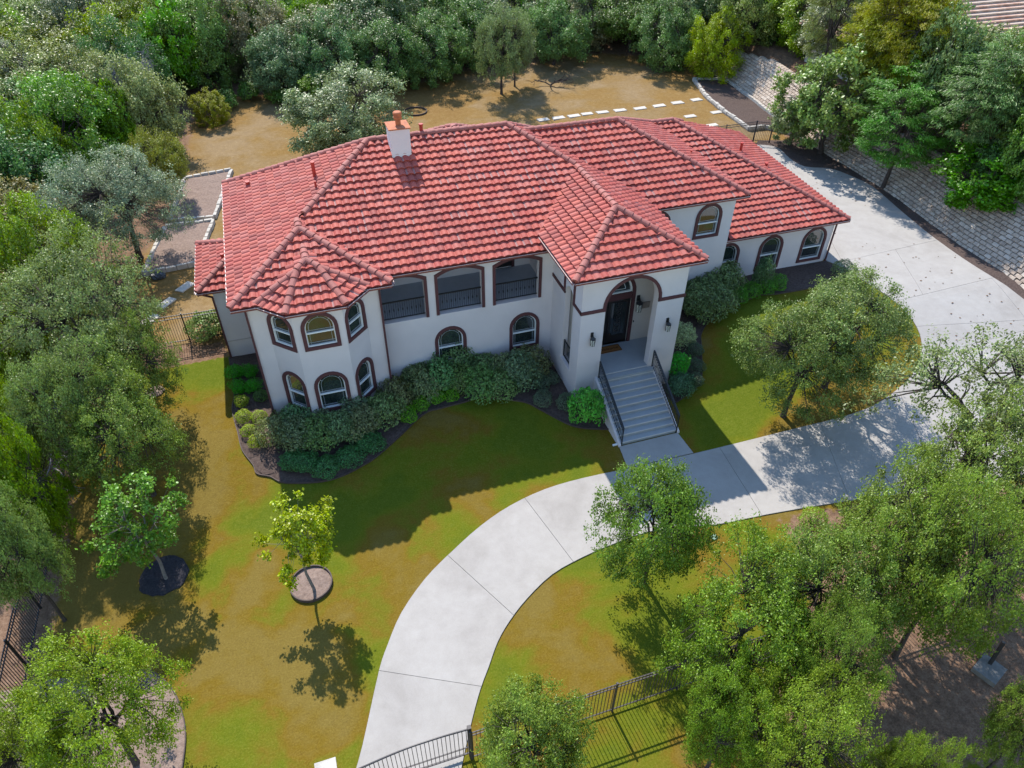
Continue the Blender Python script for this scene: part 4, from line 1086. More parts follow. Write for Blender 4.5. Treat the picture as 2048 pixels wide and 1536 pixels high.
# ------------------------------------------------------------------ plants
def leaf_mesh(name, P, size, aspect, nrm, jitter, rg, long_dir=None, fold=.25, grp=None):
    """P (n,3) centres; each leaf a folded diamond of two triangles; nrm (n,3) preferred normals"""
    n = len(P); nr = nrm+rg.normal(0, jitter, (n, 3)); nr /= np.linalg.norm(nr, axis=1, keepdims=True)+1e-9
    a = rg.normal(0, 1, (n, 3)) if long_dir is None else long_dir+rg.normal(0, .35, (n, 3))
    a -= nr*(a*nr).sum(1, keepdims=True); a /= np.linalg.norm(a, axis=1, keepdims=True)+1e-9
    b = np.cross(nr, a); L = (size*rg.uniform(.65, 1.35, n))[:, None]; Wd = L*aspect
    V = np.empty((n, 4, 3)); V[:, 0] = P-a*L*.5; V[:, 1] = P+b*Wd*.5+nr*L*fold*.3; V[:, 2] = P+a*L*.5; V[:, 3] = P-b*Wd*.5+nr*L*fold*.3
    F = np.empty((n, 2, 3), dtype=np.int32); i4 = np.arange(n)*4
    F[:, 0] = np.stack([i4, i4+1, i4+2], 1); F[:, 1] = np.stack([i4, i4+2, i4+3], 1)
    me = bpy.data.meshes.new(name); me.vertices.add(n*4); me.vertices.foreach_set('co', V.reshape(-1).astype(np.float32))
    me.loops.add(n*6); me.loops.foreach_set('vertex_index', F.reshape(-1)); me.polygons.add(n*2)
    me.polygons.foreach_set('loop_start', np.arange(n*2, dtype=np.int32)*3)
    at = me.attributes.new('rnd', 'FLOAT', 'FACE'); at.data.foreach_set('value', np.repeat(rg.random(n) if grp is None else .45*rg.random(n)+.55*grp, 2).astype(np.float32))
    me.materials.append(MT('leaf')); me.update(); me.validate(); return me
def lobed(rg, n):
    """random bumpy radius by direction"""
    D = rg.normal(0, 1, (n, 3)); D /= np.linalg.norm(D, axis=1, keepdims=True); A_ = rg.uniform(-.22, .34, n)
    def f(d):
        c = np.clip(d @ D.T, 0, 1)**5
        return 1+(c*A_).sum(1)
    return f
def make_tree(seed, R=4.0, Rz=2.6, hc=4.2, tips=260, lpt=105, clump=(.62, .62, .42), leaf=.15, aspect=.6, limbs=6, bark='bark', style='oak', trunk_r=.2, low=-.75, lean=0.0, spray=.155):
    rg = np.random.default_rng(seed); rp = random.Random(seed)
    f = lobed(rg, 26)
    d = rg.normal(0, 1, (tips*3, 3)); d /= np.linalg.norm(d, axis=1, keepdims=True); d = d[d[:, 2] > low][:tips]
    rr_ = (.30+.70*rg.random(len(d))**.45)*f(d)
    if style == 'cedar':
        t = d*rr_[:, None]*np.array([R, R, Rz]); k = 1-.45*np.clip(t[:, 2]/Rz, -.2, 1); t[:, :2] *= k[:, None]
    else: t = d*rr_[:, None]*np.array([R, R, Rz])
    t[:, 2] += hc
    # wood
    m = MB(); base = Vector((0, 0, -.15)); fork = Vector((rp.uniform(-.2, .2)+lean, rp.uniform(-.2, .2), hc-Rz*.62)); mid = base.lerp(fork, .5)+Vector((rp.uniform(-.15, .15)+lean*.3, rp.uniform(-.15, .15), 0))
    m.tube([base, base+Vector((0, 0, .35)), mid, fork], [trunk_r*1.5, trunk_r*1.1, trunk_r*.9, trunk_r*.75], 8)
    limb_pts = []
    for k in range(limbs):
        a = 2*math.pi*(k+rp.uniform(-.3, .3))/limbs; el = rp.uniform(.15, 1.1)
        e = Vector((math.cos(a)*R*.62*math.cos(el), math.sin(a)*R*.62*math.cos(el), hc+Rz*.55*math.sin(el)-Rz*.1))
        pts = [fork]; n_ = 5
        for i in range(1, n_+1):
            q = fork.lerp(e, i/n_)+Vector((rp.uniform(-.12, .12)*R*.4, rp.uniform(-.12, .12)*R*.4, math.sin(i/n_*math.pi)*.10*Rz)); pts.append(q)
        m.tube(pts, [trunk_r*.6*(1-.75*i/n_) for i in range(n_+1)], 6); limb_pts += pts[1:]
    LP = np.array([tuple(p) for p in limb_pts])
    for q in t:
        j = int(np.argmin(((LP-q)**2).sum(1)+rg.random(len(LP))*.3)); s_ = Vector(LP[j]); e = Vector(q); mdl = s_.lerp(e, .5)+Vector((rp.uniform(-.12, .12), rp.uniform(-.12, .12), rp.uniform(0, .15)))*R*.25
        m.tube([s_, mdl, e], [trunk_r*.16, trunk_r*.10, trunk_r*.03], 4, cap=False)
    trunk = m.mesh('trunk', bark)
    # every branch tip carries twigs, every twig a tight spray of leaves
    c = np.array(clump)*R/4.0; per = 13; tw = np.maximum(2, rg.poisson(lpt/per, len(t)))
    q = rg.normal(0, 1, (tw.sum(), 3)); q /= np.linalg.norm(q, axis=1, keepdims=True); q *= (rg.random(len(q))**.5)[:, None]*1.55
    TW = np.repeat(t, tw, 0)+q*c*np.repeat(rg.uniform(.6, 1.2, len(t)), tw)[:, None]
    cnt = np.maximum(4, rg.poisson(per, len(TW))); gr = np.repeat(np.clip(.6*np.repeat(rg.random(len(t)), tw)+.4*rg.random(len(TW)), 0, 1), cnt)
    P = np.repeat(TW, cnt, 0)+rg.normal(0, 1, (cnt.sum(), 3))*spray*R/4.0*c/c.max()
    out = P-np.array([0, 0, hc]); out = out/(np.linalg.norm(out, axis=1, keepdims=True)+1e-6); nrm = out*.6+np.array([0, 0, .75]); ld = None; jit = .75
    if style == 'cedar': ld = out*.5+np.array([0, 0, 1.2]); nrm = out; jit = .6
    if style == 'feather': ld = out+np.array([0, 0, -.35]); nrm = np.array([0, 0, 1.0])+out*.3; jit = .35
    P[:, 2] = np.maximum(P[:, 2], .15)
    crown = leaf_mesh('crown', P, leaf, aspect, nrm, jit, rg, ld, grp=gr)
    return dict(trunk=trunk, crown=crown, R=R, hc=hc, H=hc+Rz)
def make_dead(seed, R=4.0, Rz=2.8, hc=4.0):
    rg = np.random.default_rng(seed); m = MB(); rp = random.Random(seed)
    m.tube([(0, 0, -.1), (.1, 0, hc-1.2)], [.28, .18], 7)
    for k in range(16):
        a = rp.uniform(0, 6.28); e = Vector((math.cos(a)*R*.6, math.sin(a)*R*.6, hc+rp.uniform(-.2, 1)*Rz*.8)); s_ = Vector((.1, 0, hc-1.6+rp.random())); m.tube([s_, s_.lerp(e, .5)+Vector((0, 0, .3)), e], [.09, .06, .03], 5)
        for i in range(26):
            b = s_.lerp(e, rp.uniform(.35, 1)); d = Vector((rp.gauss(0, 1), rp.gauss(0, 1), rp.gauss(-.1, .8))).normalized()*rp.uniform(.6, 1.7); c = b+d
            m.tube([b, b.lerp(c, .5)+Vector((0, 0, .1)), c], [.025, .02, .012], 3, cap=False)
            for q in range(5):
                f_ = c.lerp(b, rp.random()*.6); g = f_+Vector((rp.gauss(0, .3), rp.gauss(0, .3), rp.gauss(-.12, .2))); m.tube([f_, g], [.016, .010], 3, cap=False)
    return dict(trunk=m.mesh('trunk', 'dead_wood'), crown=None, R=R, hc=hc, H=hc+Rz)
def make_shrub(seed, leaf=.075, n=5200, lobes=26, aspect=.55, up_=.5, rough=.16, cut=-.35, flat=1.0, style=None):
    """unit shrub, radius 1, sitting on z=0 with centre at .75"""
    rg = np.random.default_rng(seed); f = lobed(rg, lobes); d = rg.normal(0, 1, (n*2, 3)); d /= np.linalg.norm(d, axis=1, keepdims=True); d = d[d[:, 2] > cut][:n]
    k = rg.normal(0, 1, (60, 3)); k /= np.linalg.norm(k, axis=1, keepdims=True); cl = (np.clip(d @ k.T, 0, 1)**60).max(1)
    r = f(d)*(1-rough*rg.random(len(d))**1.5*3*(1-.6*cl)+.22*cl)*(.86); r = np.clip(r, .25, 1.4); P = d*r[:, None]*np.array([1, 1, .85*flat]); P[:, 2] += .75*flat; P[:, 2] = np.maximum(P[:, 2], .03)
    nr = d+np.array([0, 0, up_])
    return leaf_mesh('foliage', P, leaf, aspect, nr, .6, rg, (d+np.array([0, 0, .9])) if style == 'spike' else None)
def stem_mesh(seed):
    m = MB(); rp = random.Random(seed)
    for k in range(7):
        a = rp.uniform(0, 6.28); e = Vector((math.cos(a)*.5, math.sin(a)*.5, rp.uniform(.7, 1.1))); m.tube([(0, 0, -.05), e*.5+Vector((0, 0, .1)), e], [.05, .035, .015], 5)
    return m.mesh('stem', 'bark')
PROTO = {
 'oak': [make_tree(s, tips=230, lpt=150, leaf=.15, clump=(.50, .50, .40)) for s in (1, 2)],
 'oak_fine': [make_tree(s, tips=250, lpt=165, leaf=.12, clump=(.46, .46, .34), spray=.13) for s in (31, 32)],
 'bushy': [make_tree(s, R=3.6, Rz=3.0, hc=3.1, tips=165, lpt=190, leaf=.17, clump=(.50, .50, .44), low=-.9, limbs=7, spray=.17) for s in (41, 42, 43)],
 'sparse': [make_tree(s, Rz=2.2, tips=125, lpt=120, leaf=.11, clump=(.48, .48, .26), limbs=8, trunk_r=.26, low=-.35, spray=.13) for s in (3,)],
 'cedar': [make_tree(s, R=3.0, Rz=3.2, hc=3.4, tips=230, lpt=140, leaf=.17, aspect=.34, clump=(.30, .30, .62), style='cedar', bark='bark_pale', spray=.17) for s in (4, 5)],
 'feather': [make_tree(s, R=3.6, Rz=3.2, hc=4.6, tips=190, lpt=165, leaf=.22, aspect=.26, clump=(.72, .72, .16), style='feather', limbs=9, spray=.20) for s in (6, 7)],
 'broad': [make_tree(s, R=3.2, Rz=2.7, hc=3.6, tips=170, lpt=100, leaf=.22, aspect=.75, clump=(.52, .52, .40), spray=.19) for s in (8, 9)],
 'young': [make_tree(s, R=1.45, Rz=1.6, hc=3.3, tips=80, lpt=80, leaf=.125, aspect=.8, clump=(.50, .50, .45), trunk_r=.075, limbs=5, bark='bark_pale', spray=.30) for s in (10, 11)],
 'dead': [make_dead(12)],
 'sapling': [make_tree(53, R=1.4, Rz=1.5, hc=3.3, tips=64, lpt=95, leaf=.125, aspect=.8, clump=(.46, .46, .40), trunk_r=.07, limbs=6, bark='bark_pale', spray=.27)],
}
SHRUB = [make_shrub(s, .15, 3000, 34, .45, .5, .19, -.4) for s in (21, 22, 23)]; BOX = [make_shrub(s, .085, 3000, 8, .6, .3, .06, -.55) for s in (24, 25)]; SPIKE = [make_shrub(26, .17, 2600, 20, .3, .2, .25, -.3, 1.3, 'spike')]; STEMS = [stem_mesh(1), stem_mesh(2)]
NAMES = dict(bushy='oak_tree', oak='oak_tree', oak_fine='oak_tree', sparse='oak_tree', cedar='juniper_tree', feather='cypress_tree', broad='broadleaf_tree', young='young_tree', sapling='young_tree', dead='dead_tree')
trng = random.Random(99)
PLACED = []
def plant(kind, x, y, R, zc, color, label, group=None, z0=None, var=None, name=None, rot=None, sxy=(1, 1), lean=(0, 0)):
    """crown radius R (m), crown centre zc above the ground"""
    p = PROTO[kind][trng.randrange(len(PROTO[kind])) if var is None else var]; z = terr(x, y) if z0 is None else z0
    t = thing(name or NAMES[kind], label, 'tree', (x, y, z), group); t.rotation_euler = (lean[0], lean[1], trng.uniform(0, 6.28) if rot is None else rot)
    s = R/p['R']; t.scale = (s*sxy[0], s*sxy[1], max(.3, zc/p['hc']))
    o = bpy.data.objects.new('trunk', p['trunk']); COL.objects.link(o); o.parent = t
    if p['crown']:
        o = bpy.data.objects.new('crown', p['crown']); COL.objects.link(o); o.parent = t; o.color = (color[0], color[1], color[2], 1)
    PLACED.append((x, y, R*(1.0 if group == 'trees of the woods around the yard' else 1.45))); return t
def tree_px(kind, px, py, rpx, zc, color, label, group=None, bank=False, **k):
    """crown centre seen at (px, py), its height above the ground zc"""
    z = .8
    for _ in range(8):
        P = at_z(px, py, z+zc); z = terr(P.x, P.y)
    if bank:
        P = at_z(px, py, 4.15+zc); P.x = max(P.x, wall_x(P.y)+2.6); k['z0'] = terr(P.x, P.y)
    dist = (P-Vector((0, 0, CAM_H))).dot(fw); return plant(kind, P.x, P.y, .86*rpx*dist/F_PX, zc, color, label, group, **k)
def tree_base(kind, bx, by, toppy, rpx, color, label, group=None, cfrac=.62, **k):
    P = gnd(bx, by); h = 1.0
    while h < 20:
        d = Vector((P.x, P.y, P.z+h-CAM_H)); q = d.dot(fw)
        if 768-F_PX*d.dot(up)/q <= toppy: break
        h += .05
    return plant(kind, P.x, P.y, .9*rpx*(P-Vector((0, 0, CAM_H))).dot(fw)/F_PX, h*cfrac, color, label, group, **k)
OLIVE, SILVER, YEL, DARK, BRIGHT, MIDG = (.150, .165, .035), (.165, .20, .115), (.175, .215, .010), (.055, .095, .030), (.095, .22, .012), (.095, .165, .030)
CEDAR, CYP, CYPG, GREY = (.125, .185, .010), (.21, .215, .012), (.10, .165, .05), (.13, .155, .085)
# trees on the front lawn
tree_base('oak', 1288, 1165, 948, 103, (.105, .165, .03), 'small oak with leaning trunk on the lawn inside the drive', var=0)
tree_base('sapling', 629, 1182, 1010, 66, (.22, .26, .012), 'young yellow green tree in a steel edged mulch ring', cfrac=.64, var=0)
tree_base('young', 333, 1158, 985, 70, (.10, .185, .03), 'bushy young green tree in a dark mulch ring', cfrac=.6, var=1)
tree_base('oak_fine', 1566, 832, 610, 112, (.125, .165, .045), 'oak beside the drive on the oval lawn with visible trunk', cfrac=.56)
tree_px('oak_fine', 1695, 650, 140, 3.9, (.13, .17, .05), 'taller oak on the oval lawn reaching over the driveway')
tree_base('sparse', 1880, 1003, 690, 200, (.135, .165, .06), 'open crowned oak shading the driveway bend with bare limbs showing')
tree_base('sparse', 2075, 985, 730, 130, (.14, .17, .07), 'thin crowned oak over the bright right hand drive')
G1 = 'oaks crowding the mulched corner behind the iron fence'
for px, py, r, zc, c, lb in ((1975, 985, 140, 4.6, (.145, .185, .045), 'broad oak overhanging the lower edge of the driveway'), (1790, 1095, 150, 4.4, (.14, .185, .04), 'oak above the round shrub at the drive edge'),
                         (1900, 1150, 135, 5.0, (.13, .18, .035), 'oak in front of the concrete utility pad'), (1660, 1190, 150, 4.2, (.13, .18, .04), 'oak beside the bare mulch edge of the lawn'),
                         (1500, 1270, 165, 4.2, (.125, .185, .03), 'low spreading oak casting shade on the inner lawn'), (1640, 1350, 92, 4.0, (.12, .17, .035), 'oak rising from the leaf litter near the fence'),
                         (1455, 1440, 100, 3.6, (.12, .185, .03), 'small oak growing over the iron fence'), (1600, 1512, 120, 4.2, (.15, .20, .035), 'bright oak outside the iron fence'), (2065, 1450, 85, 4.0, (.13, .18, .04), 'oak beside the utility pad'),
                         (1070, 1475, 125, 3.4, (.14, .19, .04), 'feathery oak at the gate end of the iron fence'), (185, 1415, 165, 3.8, (.16, .215, .03), 'wide oak spreading over the round pale mulch bed'), (1800, 1560, 70, 3.6, (.14, .19, .035), 'oak at the foot of the leaf littered clearing'), (60, 1500, 110, 3.2, (.15, .20, .03), 'oak against the iron fence near the pale mulch bed')):
    tree_px('oak_fine' if px > 1400 or px < 300 else 'oak', px, py, r, zc, c, lb, G1 if px > 1400 else None)
# left boundary
G2 = 'oaks and junipers along the left boundary'
for k, px, py, r, zc, c, lb in (('oak_fine', 250, 870, 120, 3.6, (.135, .18, .04), 'oak overhanging the left lawn below the mulch patch'), ('oak_fine', 130, 820, 115, 4.2, (.13, .175, .05), 'oak deeper in the boundary thicket behind a fallen branch'),
                            ('oak_fine', 165, 650, 150, 4.6, (.14, .175, .06), 'large oak by the black iron side fence'), ('oak', 265, 740, 80, 3.4, (.135, .175, .04), 'small oak dropping shade on the side lawn'),
                            ('bushy', 75, 560, 100, 4.2, CEDAR, 'dense yellow green juniper below the garden beds'), ('bushy', 35, 715, 62, 3.8, CEDAR, 'small bright juniper in the boundary thicket'),
                            ('bushy', 20, 860, 62, 3.8, (.13, .19, .02), 'rounded juniper beside the fallen branch'), ('bushy', 45, 985, 72, 4.0, (.12, .19, .02), 'juniper brushing the top of the left iron fence'), ('oak', 35, 1110, 85, 4.0, (.13, .18, .05), 'oak leaning over the left iron fence'),
                            ('oak_fine', 235, 395, 132, 4.2, SILVER, 'silvery oak beside the upper garden bed'), ('oak', 330, 320, 62, 3.0, (.16, .17, .03), 'olive coloured bush oak at the yard corner'),
                            ('bushy', 60, 330, 90, 4.6, (.12, .175, .02), 'tall juniper in the left woods'), ('broad', 160, 238, 52, 3.6, BRIGHT, 'vivid green sumac in the left woods'), ('broad', 235, 255, 40, 3.4, (.12, .22, .012), 'vivid green sumac nearest the silvery oak'), ('broad', 335, 105, 60, 4.2, BRIGHT, 'tall vivid green sumac beside the dead grey tree'),
                            ('dead', 272, 160, 70, 4.4, GREY, 'dead grey leafless tree in the woods'), ('oak', 120, 165, 120, 4.4, (.17, .19, .06), 'pale olive oak in the left woods'), ('bushy', 420, 222, 36, 1.5, (.19, .20, .012), 'small yellow juniper at the edge of the back yard')):
    tree_px(k, px, py, r, zc*(.8 if k == 'bushy' else 1), c, lb, G2, name='juniper_tree' if 'juniper' in lb else None)
# back yard and rear wood edge
tree_px('bushy', 690, 228, 118, 2.9, (.165, .20, .09), 'grey green spreading oak just behind the main roof', sxy=(1.15, .9))
tree_base('oak', 1003, 188, 20, 55, (.13, .165, .06), 'slender oak standing alone in the back yard')
tree_px('oak', 1030, 95, 42, 3.6, (.15, .18, .08), 'pale bushy oak behind the slender back yard oak'); tree_base('oak', 1258, 105, -20, 85, (.09, .14, .03), 'dark oak with forked trunk shading the back yard')
tree_px('bushy', 1432, 95, 56, 3.0, (.20, .26, .008), 'bright yellow green bush at the end of the retaining wall'); tree_px('bushy', 560, 128, 76, 3.0, (.11, .16, .07), 'blue green oak at the woods edge'); tree_px('bushy', 655, 112, 76, 3.4, (.10, .165, .06), 'taller blue green oak at the woods edge')
for px, py, r, lb in ((765, 112, 78, 'green oak of the wood edge behind the spreading oak'), (855, 100, 72, 'green oak of the wood edge behind the chimney'), (935, 72, 66, 'green oak of the wood edge beside the slender oak'), (1110, 66, 70, 'green oak of the wood edge behind the fallen brush'), (1335, 72, 66, 'green oak of the wood edge beside the bright bush')):
    tree_px('bushy', px, py, r, 3.1, (.105, .17, .05), lb, 'oaks of the rear wood edge')
tree_px('young', 620, 175, 28, 2.0, (.13, .21, .03), 'low sapling beneath the wood edge oaks')
# right hand bank above the retaining wall
G3 = 'trees on the bank above the retaining wall'
for k, px, py, r, zc, c, lb in (('feather', 1610, 85, 75, 6, CYP, 'golden cypress by the far end of the wall'), ('feather', 1710, 60, 90, 6.5, (.19, .205, .015), 'large golden cypress with bare trunk on the bank'), ('feather', 1820, 85, 80, 6, (.22, .215, .01), 'cypress with the yellowest sprays on the bank'),
                            ('feather', 1965, 185, 110, 5.2, CYPG, 'big grey green cypress near the tiled roof next door'), ('feather', 1885, 262, 62, 3.6, (.11, .165, .055), 'lower grey green cypress above the wall'), 
                            ('broad', 1850, 165, 70, 4.5, (.12, .17, .06), 'ivy clad tree between the cypresses'), ('feather', 1720, 150, 70, 4.6, (.17, .20, .015), 'olive cypress behind the leafy corner tree'),
                            ('broad', 1770, 200, 60, 3.6, (.13, .18, .06), 'pale leaved tree among the cypresses'), ('broad', 2040, 300, 60, 3.4, (.09, .165, .03), 'green tree behind the glossy bush'), ('broad', 1930, 400, 36, 1.4, (.10, .17, .04), 'small shrub rooted at the wall top'), ('broad', 1840, 345, 46, 1.8, (.06, .12, .03), 'dark shrub drooping from the wall top'), ('feather', 1570, 30, 60, 6, (.14, .165, .05), 'grey cypress beyond the wall end')):
    tree_px(k, px, py, r, zc, c, lb, G3, bank=True)
P = at_z(1992, 372, 4.3); plant('broad', P.x, P.y, 2.9, 2.3, (.06, .165, .008), 'glossy dark green bush hanging over the wall', z0=2.0)
tree_base('feather', 1765, 377, 165, 80, (.08, .185, .03), 'feathery green tree rooted at the foot of the block wall', cfrac=.62); tree_base('broad', 1578, 292, 205, 46, (.14, .17, .07), 'twiggy bush by the driveway fence', cfrac=.55); tree_base('broad', 1640, 308, 112, 92, (.13, .185, .05), 'leafy tree at the corner of the driveway end', cfrac=.55)
# the rest of the woods
def wood_ok(x, y, m):
    if in_poly(x, y, CLEAR) or seg_dist(x, y, CLEAR) < m: return False
    if -14 < x < 43 and y < 60: return False
    if x > 38 and y < 64 and x < wall_x(y)+6: return False
    if x < -10 and y < 36 and x > -15: return False
    if x > 58 and 52 < y < 92: return False
    return True
WL = [('bushy', (.112, .16, .045), 'mid green oak in the dense woods'), ('bushy', (.145, .175, .055), 'olive green oak in the dense woods'), ('bushy', (.095, .155, .02), 'dark juniper in the dense woods'), ('bushy', (.14, .19, .02), 'yellow green juniper in the dense woods'), ('bushy', (.165, .19, .085), 'silvery pale oak in the dense woods'), ('bushy', (.10, .17, .035), 'leafy green tree in the dense woods'), ('bushy', (.075, .12, .04), 'dark green oak in the dense woods')]
cnt_ = 0; tries = 0
while cnt_ < 265 and tries < 9000:
    tries += 1
    px, py = trng.uniform(-80, 2130), trng.choice((trng.uniform(-60, 200), trng.uniform(-60, 120), trng.uniform(-60, 1250) if trng.random() < .5 else trng.uniform(0, 300)))
    if py > 200 and px > 420 and px < 1480: continue
    if py > 420 and px > 300: continue
    zc = trng.uniform(2.9, 4.0)
    z = .8
    for _ in range(6):
        P = at_z(px, py, z+zc); z = terr(P.x, P.y)
        if P.y > 400: break
    if P.y > 150 or P.y < 8 or (px > 1830 and py < 170): continue
    Rr = trng.uniform(3.0, 4.3)*(1+max(0, P.y-70)*.006)
    if not wood_ok(P.x, P.y, Rr*.55): continue
    if any((P.x-a)**2+(P.y-b)**2 < (.50*(Rr+c))**2 for a, b, c in PLACED): continue
    k, c, lb = trng.choice(WL); c = tuple(v*trng.uniform(.8, 1.2) for v in c); plant(k, P.x, P.y, Rr, zc, c, lb, 'trees of the woods around the yard', name='juniper_tree' if 'juniper' in lb else None); cnt_ += 1
# shrubs
def shrub(kind, px, py, rpx, label, color, h=1.0, group=None, zc=None, name='shrub'):
    P = gnd(px, py); s = rpx*(P-Vector((0, 0, CAM_H))).dot(fw)/F_PX
    me = dict(s=SHRUB, b=BOX, k=SPIKE)[kind]; me = me[trng.randrange(len(me))]
    t = thing(name, label, 'shrub', (P.x, P.y, P.z+.02), group); t.scale = (s, s, s*h); t.rotation_euler.z = trng.uniform(0, 6.28)
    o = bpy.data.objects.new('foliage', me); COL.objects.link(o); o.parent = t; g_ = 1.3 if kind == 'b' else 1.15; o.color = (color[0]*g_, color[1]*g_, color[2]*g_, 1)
    o = bpy.data.objects.new('stem', STEMS[trng.randrange(2)]); COL.objects.link(o); o.parent = t
    return t
SG = (.112, .152, .062); GB = 'grey green shrubs massed along the front wall'
for px, py, r in ((563, 878), (600, 890), (642, 888), (688, 882), (728, 866), (560, 905), (615, 918), (660, 912), (765, 842), (795, 812), (712, 840), (600, 860), (650, 858), (850, 792), (838, 762), (880, 780), (915, 778), (960, 790), (1000, 788), (1040, 772), (1062, 750), (1010, 755), (965, 752), (920, 752), (1020, 735)) and [(a, b, None) for a, b in ((563, 878), (600, 890), (642, 888), (688, 882), (728, 866), (765, 842), (795, 812), (712, 846), (600, 862), (650, 862), (850, 792), (838, 768), (880, 782), (915, 780), (960, 790), (1000, 788), (1040, 772), (1058, 752), (1010, 758), (965, 756), (920, 756))]:
    c = tuple(v*trng.uniform(.8, 1.15) for v in SG); shrub('s', px, py, trng.uniform(30, 36), 'grey green leafy shrub in the mass along the front wall', c, trng.uniform(1.1, 1.45) if px > 780 else trng.uniform(1.0, 1.25), GB, name='leafy_shrub')
for px, py in ((610, 935), (655, 940), (700, 920), (740, 895), (590, 930)): shrub('s', px, py, 26, 'low dark green spreading plant at the front bed edge', (.05, .12, .04), .7, 'low plants at the front bed edge', name='low_shrub')
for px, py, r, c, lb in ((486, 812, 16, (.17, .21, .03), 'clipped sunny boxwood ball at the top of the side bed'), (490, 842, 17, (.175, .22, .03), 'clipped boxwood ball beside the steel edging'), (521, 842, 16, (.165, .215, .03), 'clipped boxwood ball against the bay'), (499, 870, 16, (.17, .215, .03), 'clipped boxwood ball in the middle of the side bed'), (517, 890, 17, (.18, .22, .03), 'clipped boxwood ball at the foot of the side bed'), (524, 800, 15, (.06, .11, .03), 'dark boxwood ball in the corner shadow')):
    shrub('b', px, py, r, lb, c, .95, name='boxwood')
for px, py, r, lb in ((476, 757, 19, 'leafy green plant by the side wing wall'), (502, 755, 17, 'leafy green plant against the corner pipe'), (481, 787, 18, 'leafy green plant above the boxwoods'), (508, 783, 17, 'leafy yellow tipped plant above the boxwoods')): shrub('k', px, py, r, lb, (.05, .20, .02), .75, name='leafy_plant')
for px, py, r, lb in ((818, 842, 20, 'round green shrub at the widest part of the front lawn edge'), (842, 818, 19, 'round green shrub between two others at the lawn edge'), (872, 805, 19, 'round green shrub in front of the lower arched window'), (903, 800, 17, 'round green shrub beside the pale rock edging'), (1085, 808, 20, 'dark round shrub at the tower corner'), (1132, 815, 21, 'dark round shrub beside the bright column shrub'), (1085, 778, 18, 'dark round shrub behind another by the tower wall'), (1100, 765, 17, 'dark round shrub touching the tower wall')):
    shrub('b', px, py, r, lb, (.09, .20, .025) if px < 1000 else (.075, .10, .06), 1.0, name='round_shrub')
shrub('s', 1173, 845, 30, 'bright green column shrub in front of the entry pier', (.09, .25, .05), 2.0, name='column_shrub')
GR = 'grey green shrubs beside the entry tower'
for px, py in ((1395, 640), (1430, 625), (1415, 600), (1445, 592), (1385, 618)): shrub('s', px, py, 34, 'grey green leafy shrub between entry tower and garage', SG, 1.25, GR, name='leafy_shrub')
for px, py, lb in ((1475, 606, 'round green shrub beneath the narrow garage window'), (1500, 594, 'round green shrub in the middle of the garage bed'), (1528, 586, 'round green shrub under the slender bush'), (1552, 580, 'dark shrub beneath the corner garage window')): shrub('b', px, py, 20, lb, (.06, .15, .02), 1.0, name='round_shrub')
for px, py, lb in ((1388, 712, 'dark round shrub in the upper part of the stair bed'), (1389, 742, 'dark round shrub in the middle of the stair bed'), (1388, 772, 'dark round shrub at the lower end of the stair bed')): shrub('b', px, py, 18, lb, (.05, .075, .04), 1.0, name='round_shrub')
shrub('s', 1362, 690, 22, 'variegated pale shrub beside the entry pier', (.26, .30, .16), 1.3, name='variegated_shrub'); shrub('k', 1352, 755, 24, 'bright green spiky shrub beside the stair railing', (.05, .22, .03), 1.2, name='spiky_shrub'); shrub('s', 1358, 785, 24, 'dark fern like shrub at the foot of the stair railing', (.06, .12, .06), 1.2, name='fern_shrub')
shrub('s', 1517, 580, 15, 'slender bush standing before the middle garage window', (.08, .13, .06), 3.4, name='slender_bush'); shrub('b', 1683, 552, 24, 'grey shrub at the garage corner by the drive', (.12, .15, .07), .9, name='corner_shrub')
shrub('b', 1622, 1052, 28, 'round shrub on bare mulch beside the driveway', (.13, .19, .03), 1.0, name='round_shrub')
shrub('s', 423, 668, 34, 'ragged bush behind the black side fence', (.14, .19, .06), 1.0, name='ragged_bush')
for px, py in ((455, 215), (500, 200), (560, 205), (600, 210)): shrub('s', px, py, 22, 'scrubby bush at the shaded edge of the back yard', (.08, .14, .03), .9, 'scrub at the back yard edge', name='scrub_bush')
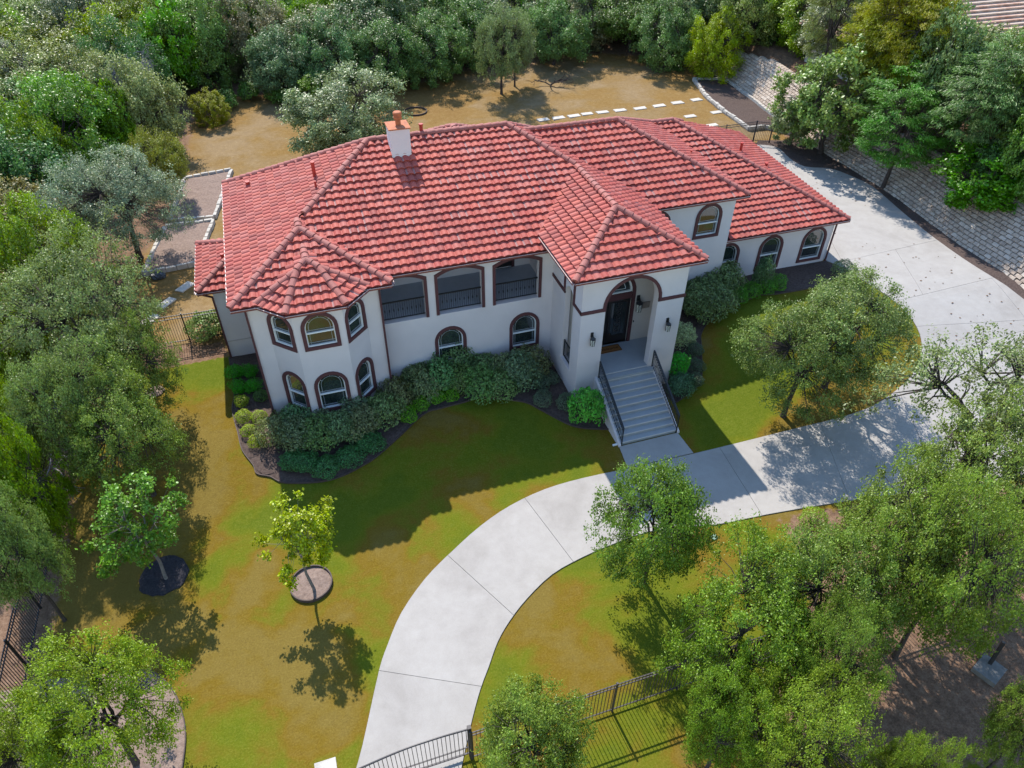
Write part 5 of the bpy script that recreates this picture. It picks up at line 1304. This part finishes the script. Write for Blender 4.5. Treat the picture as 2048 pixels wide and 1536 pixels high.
# fallen branch and bare brush
def branch(name, label, P, L, n, seed, mat):
    r = random.Random(seed); m = MB()
    def rec(a, d, l, rad_, dep):
        b = a+d*l; b.z = max(b.z, terr(b.x, b.y)+.05); m.tube([a, a.lerp(b, .5)+Vector((r.uniform(-.1, .1), r.uniform(-.1, .1), r.uniform(0, .1)))*l, b], [rad_, rad_*.8, rad_*.55], 5)
        if dep > 0:
            for _ in range(r.choice((2, 3))): rec(a.lerp(b, r.uniform(.5, 1)), (d+Vector((r.gauss(0, .6), r.gauss(0, .6), r.gauss(.1, .35)))).normalized(), l*r.uniform(.5, .75), rad_*.55, dep-1)
    for k in range(n):
        a = r.uniform(0, 6.28); rec(P+Vector((0, 0, .1)), Vector((math.cos(a), math.sin(a), r.uniform(.05, .5))).normalized(), L, .07, 3)
    return tag(m.build(name, mat), label, 'branch')
branch('dead_branch', 'fallen dead brush lying on the dry back yard', gnd(1100, 172), 1.3, 4, 2, 'bark')
P = gnd(120, 935); branch('dead_branch', 'bare pale branch reaching out of the left thicket', P+Vector((0, 0, 1.4)), 2.2, 2, 4, 'dead_wood')
# neighbour's roof beyond the bank, seen through the trees
NC = at_z(2010, 48, 8.6); NX, NY = NC.x, NC.y+3; zb = terr(NX, NY)
nh = thing('neighbour_house', 'house with pale and terracotta tiled roof beyond the bank', 'house', (NX, NY, zb))
m = MB(); m.box((NX, NY, zb+1.5), (24, 12, 3.2)); m.build('wall', 'far_wall', nh)
e0 = zb+3.1; rv = [(NX-13, NY-7, e0), (NX+13, NY-7, e0), (NX+13, NY+7, e0), (NX-13, NY+7, e0), (NX-6, NY, e0+3.4), (NX+6, NY, e0+3.4)]
m = MB(); m.add(rv, [(0, 1, 5, 4), (1, 2, 5), (2, 3, 4, 5), (3, 0, 4)]); nr_ = m.build('roof', 'tan_tile', nh)
for k in range(17):
    f_ = (k+.5)/17; mm = MB(); a = Vector(rv[0]).lerp(Vector(rv[4]), f_); b = Vector(rv[1]).lerp(Vector(rv[5]), f_); mm.bar(a+Vector((0, 0, .06)), b+Vector((0, 0, .06)), .34, .10); mm.build('tile_course', 'tan_pale' if k % 3 == 1 else 'tan_tile', nr_)
for k in range(12):
    f_ = (k+.5)/12; mm = MB(); a = Vector(rv[0]).lerp(Vector(rv[4]), f_); b = Vector(rv[3]).lerp(Vector(rv[4]), f_); mm.bar(a+Vector((0, 0, .06)), b+Vector((0, 0, .06)), .34, .10); mm.build('tile_course', 'tan_pale' if k % 3 == 1 else 'tan_tile', nr_)
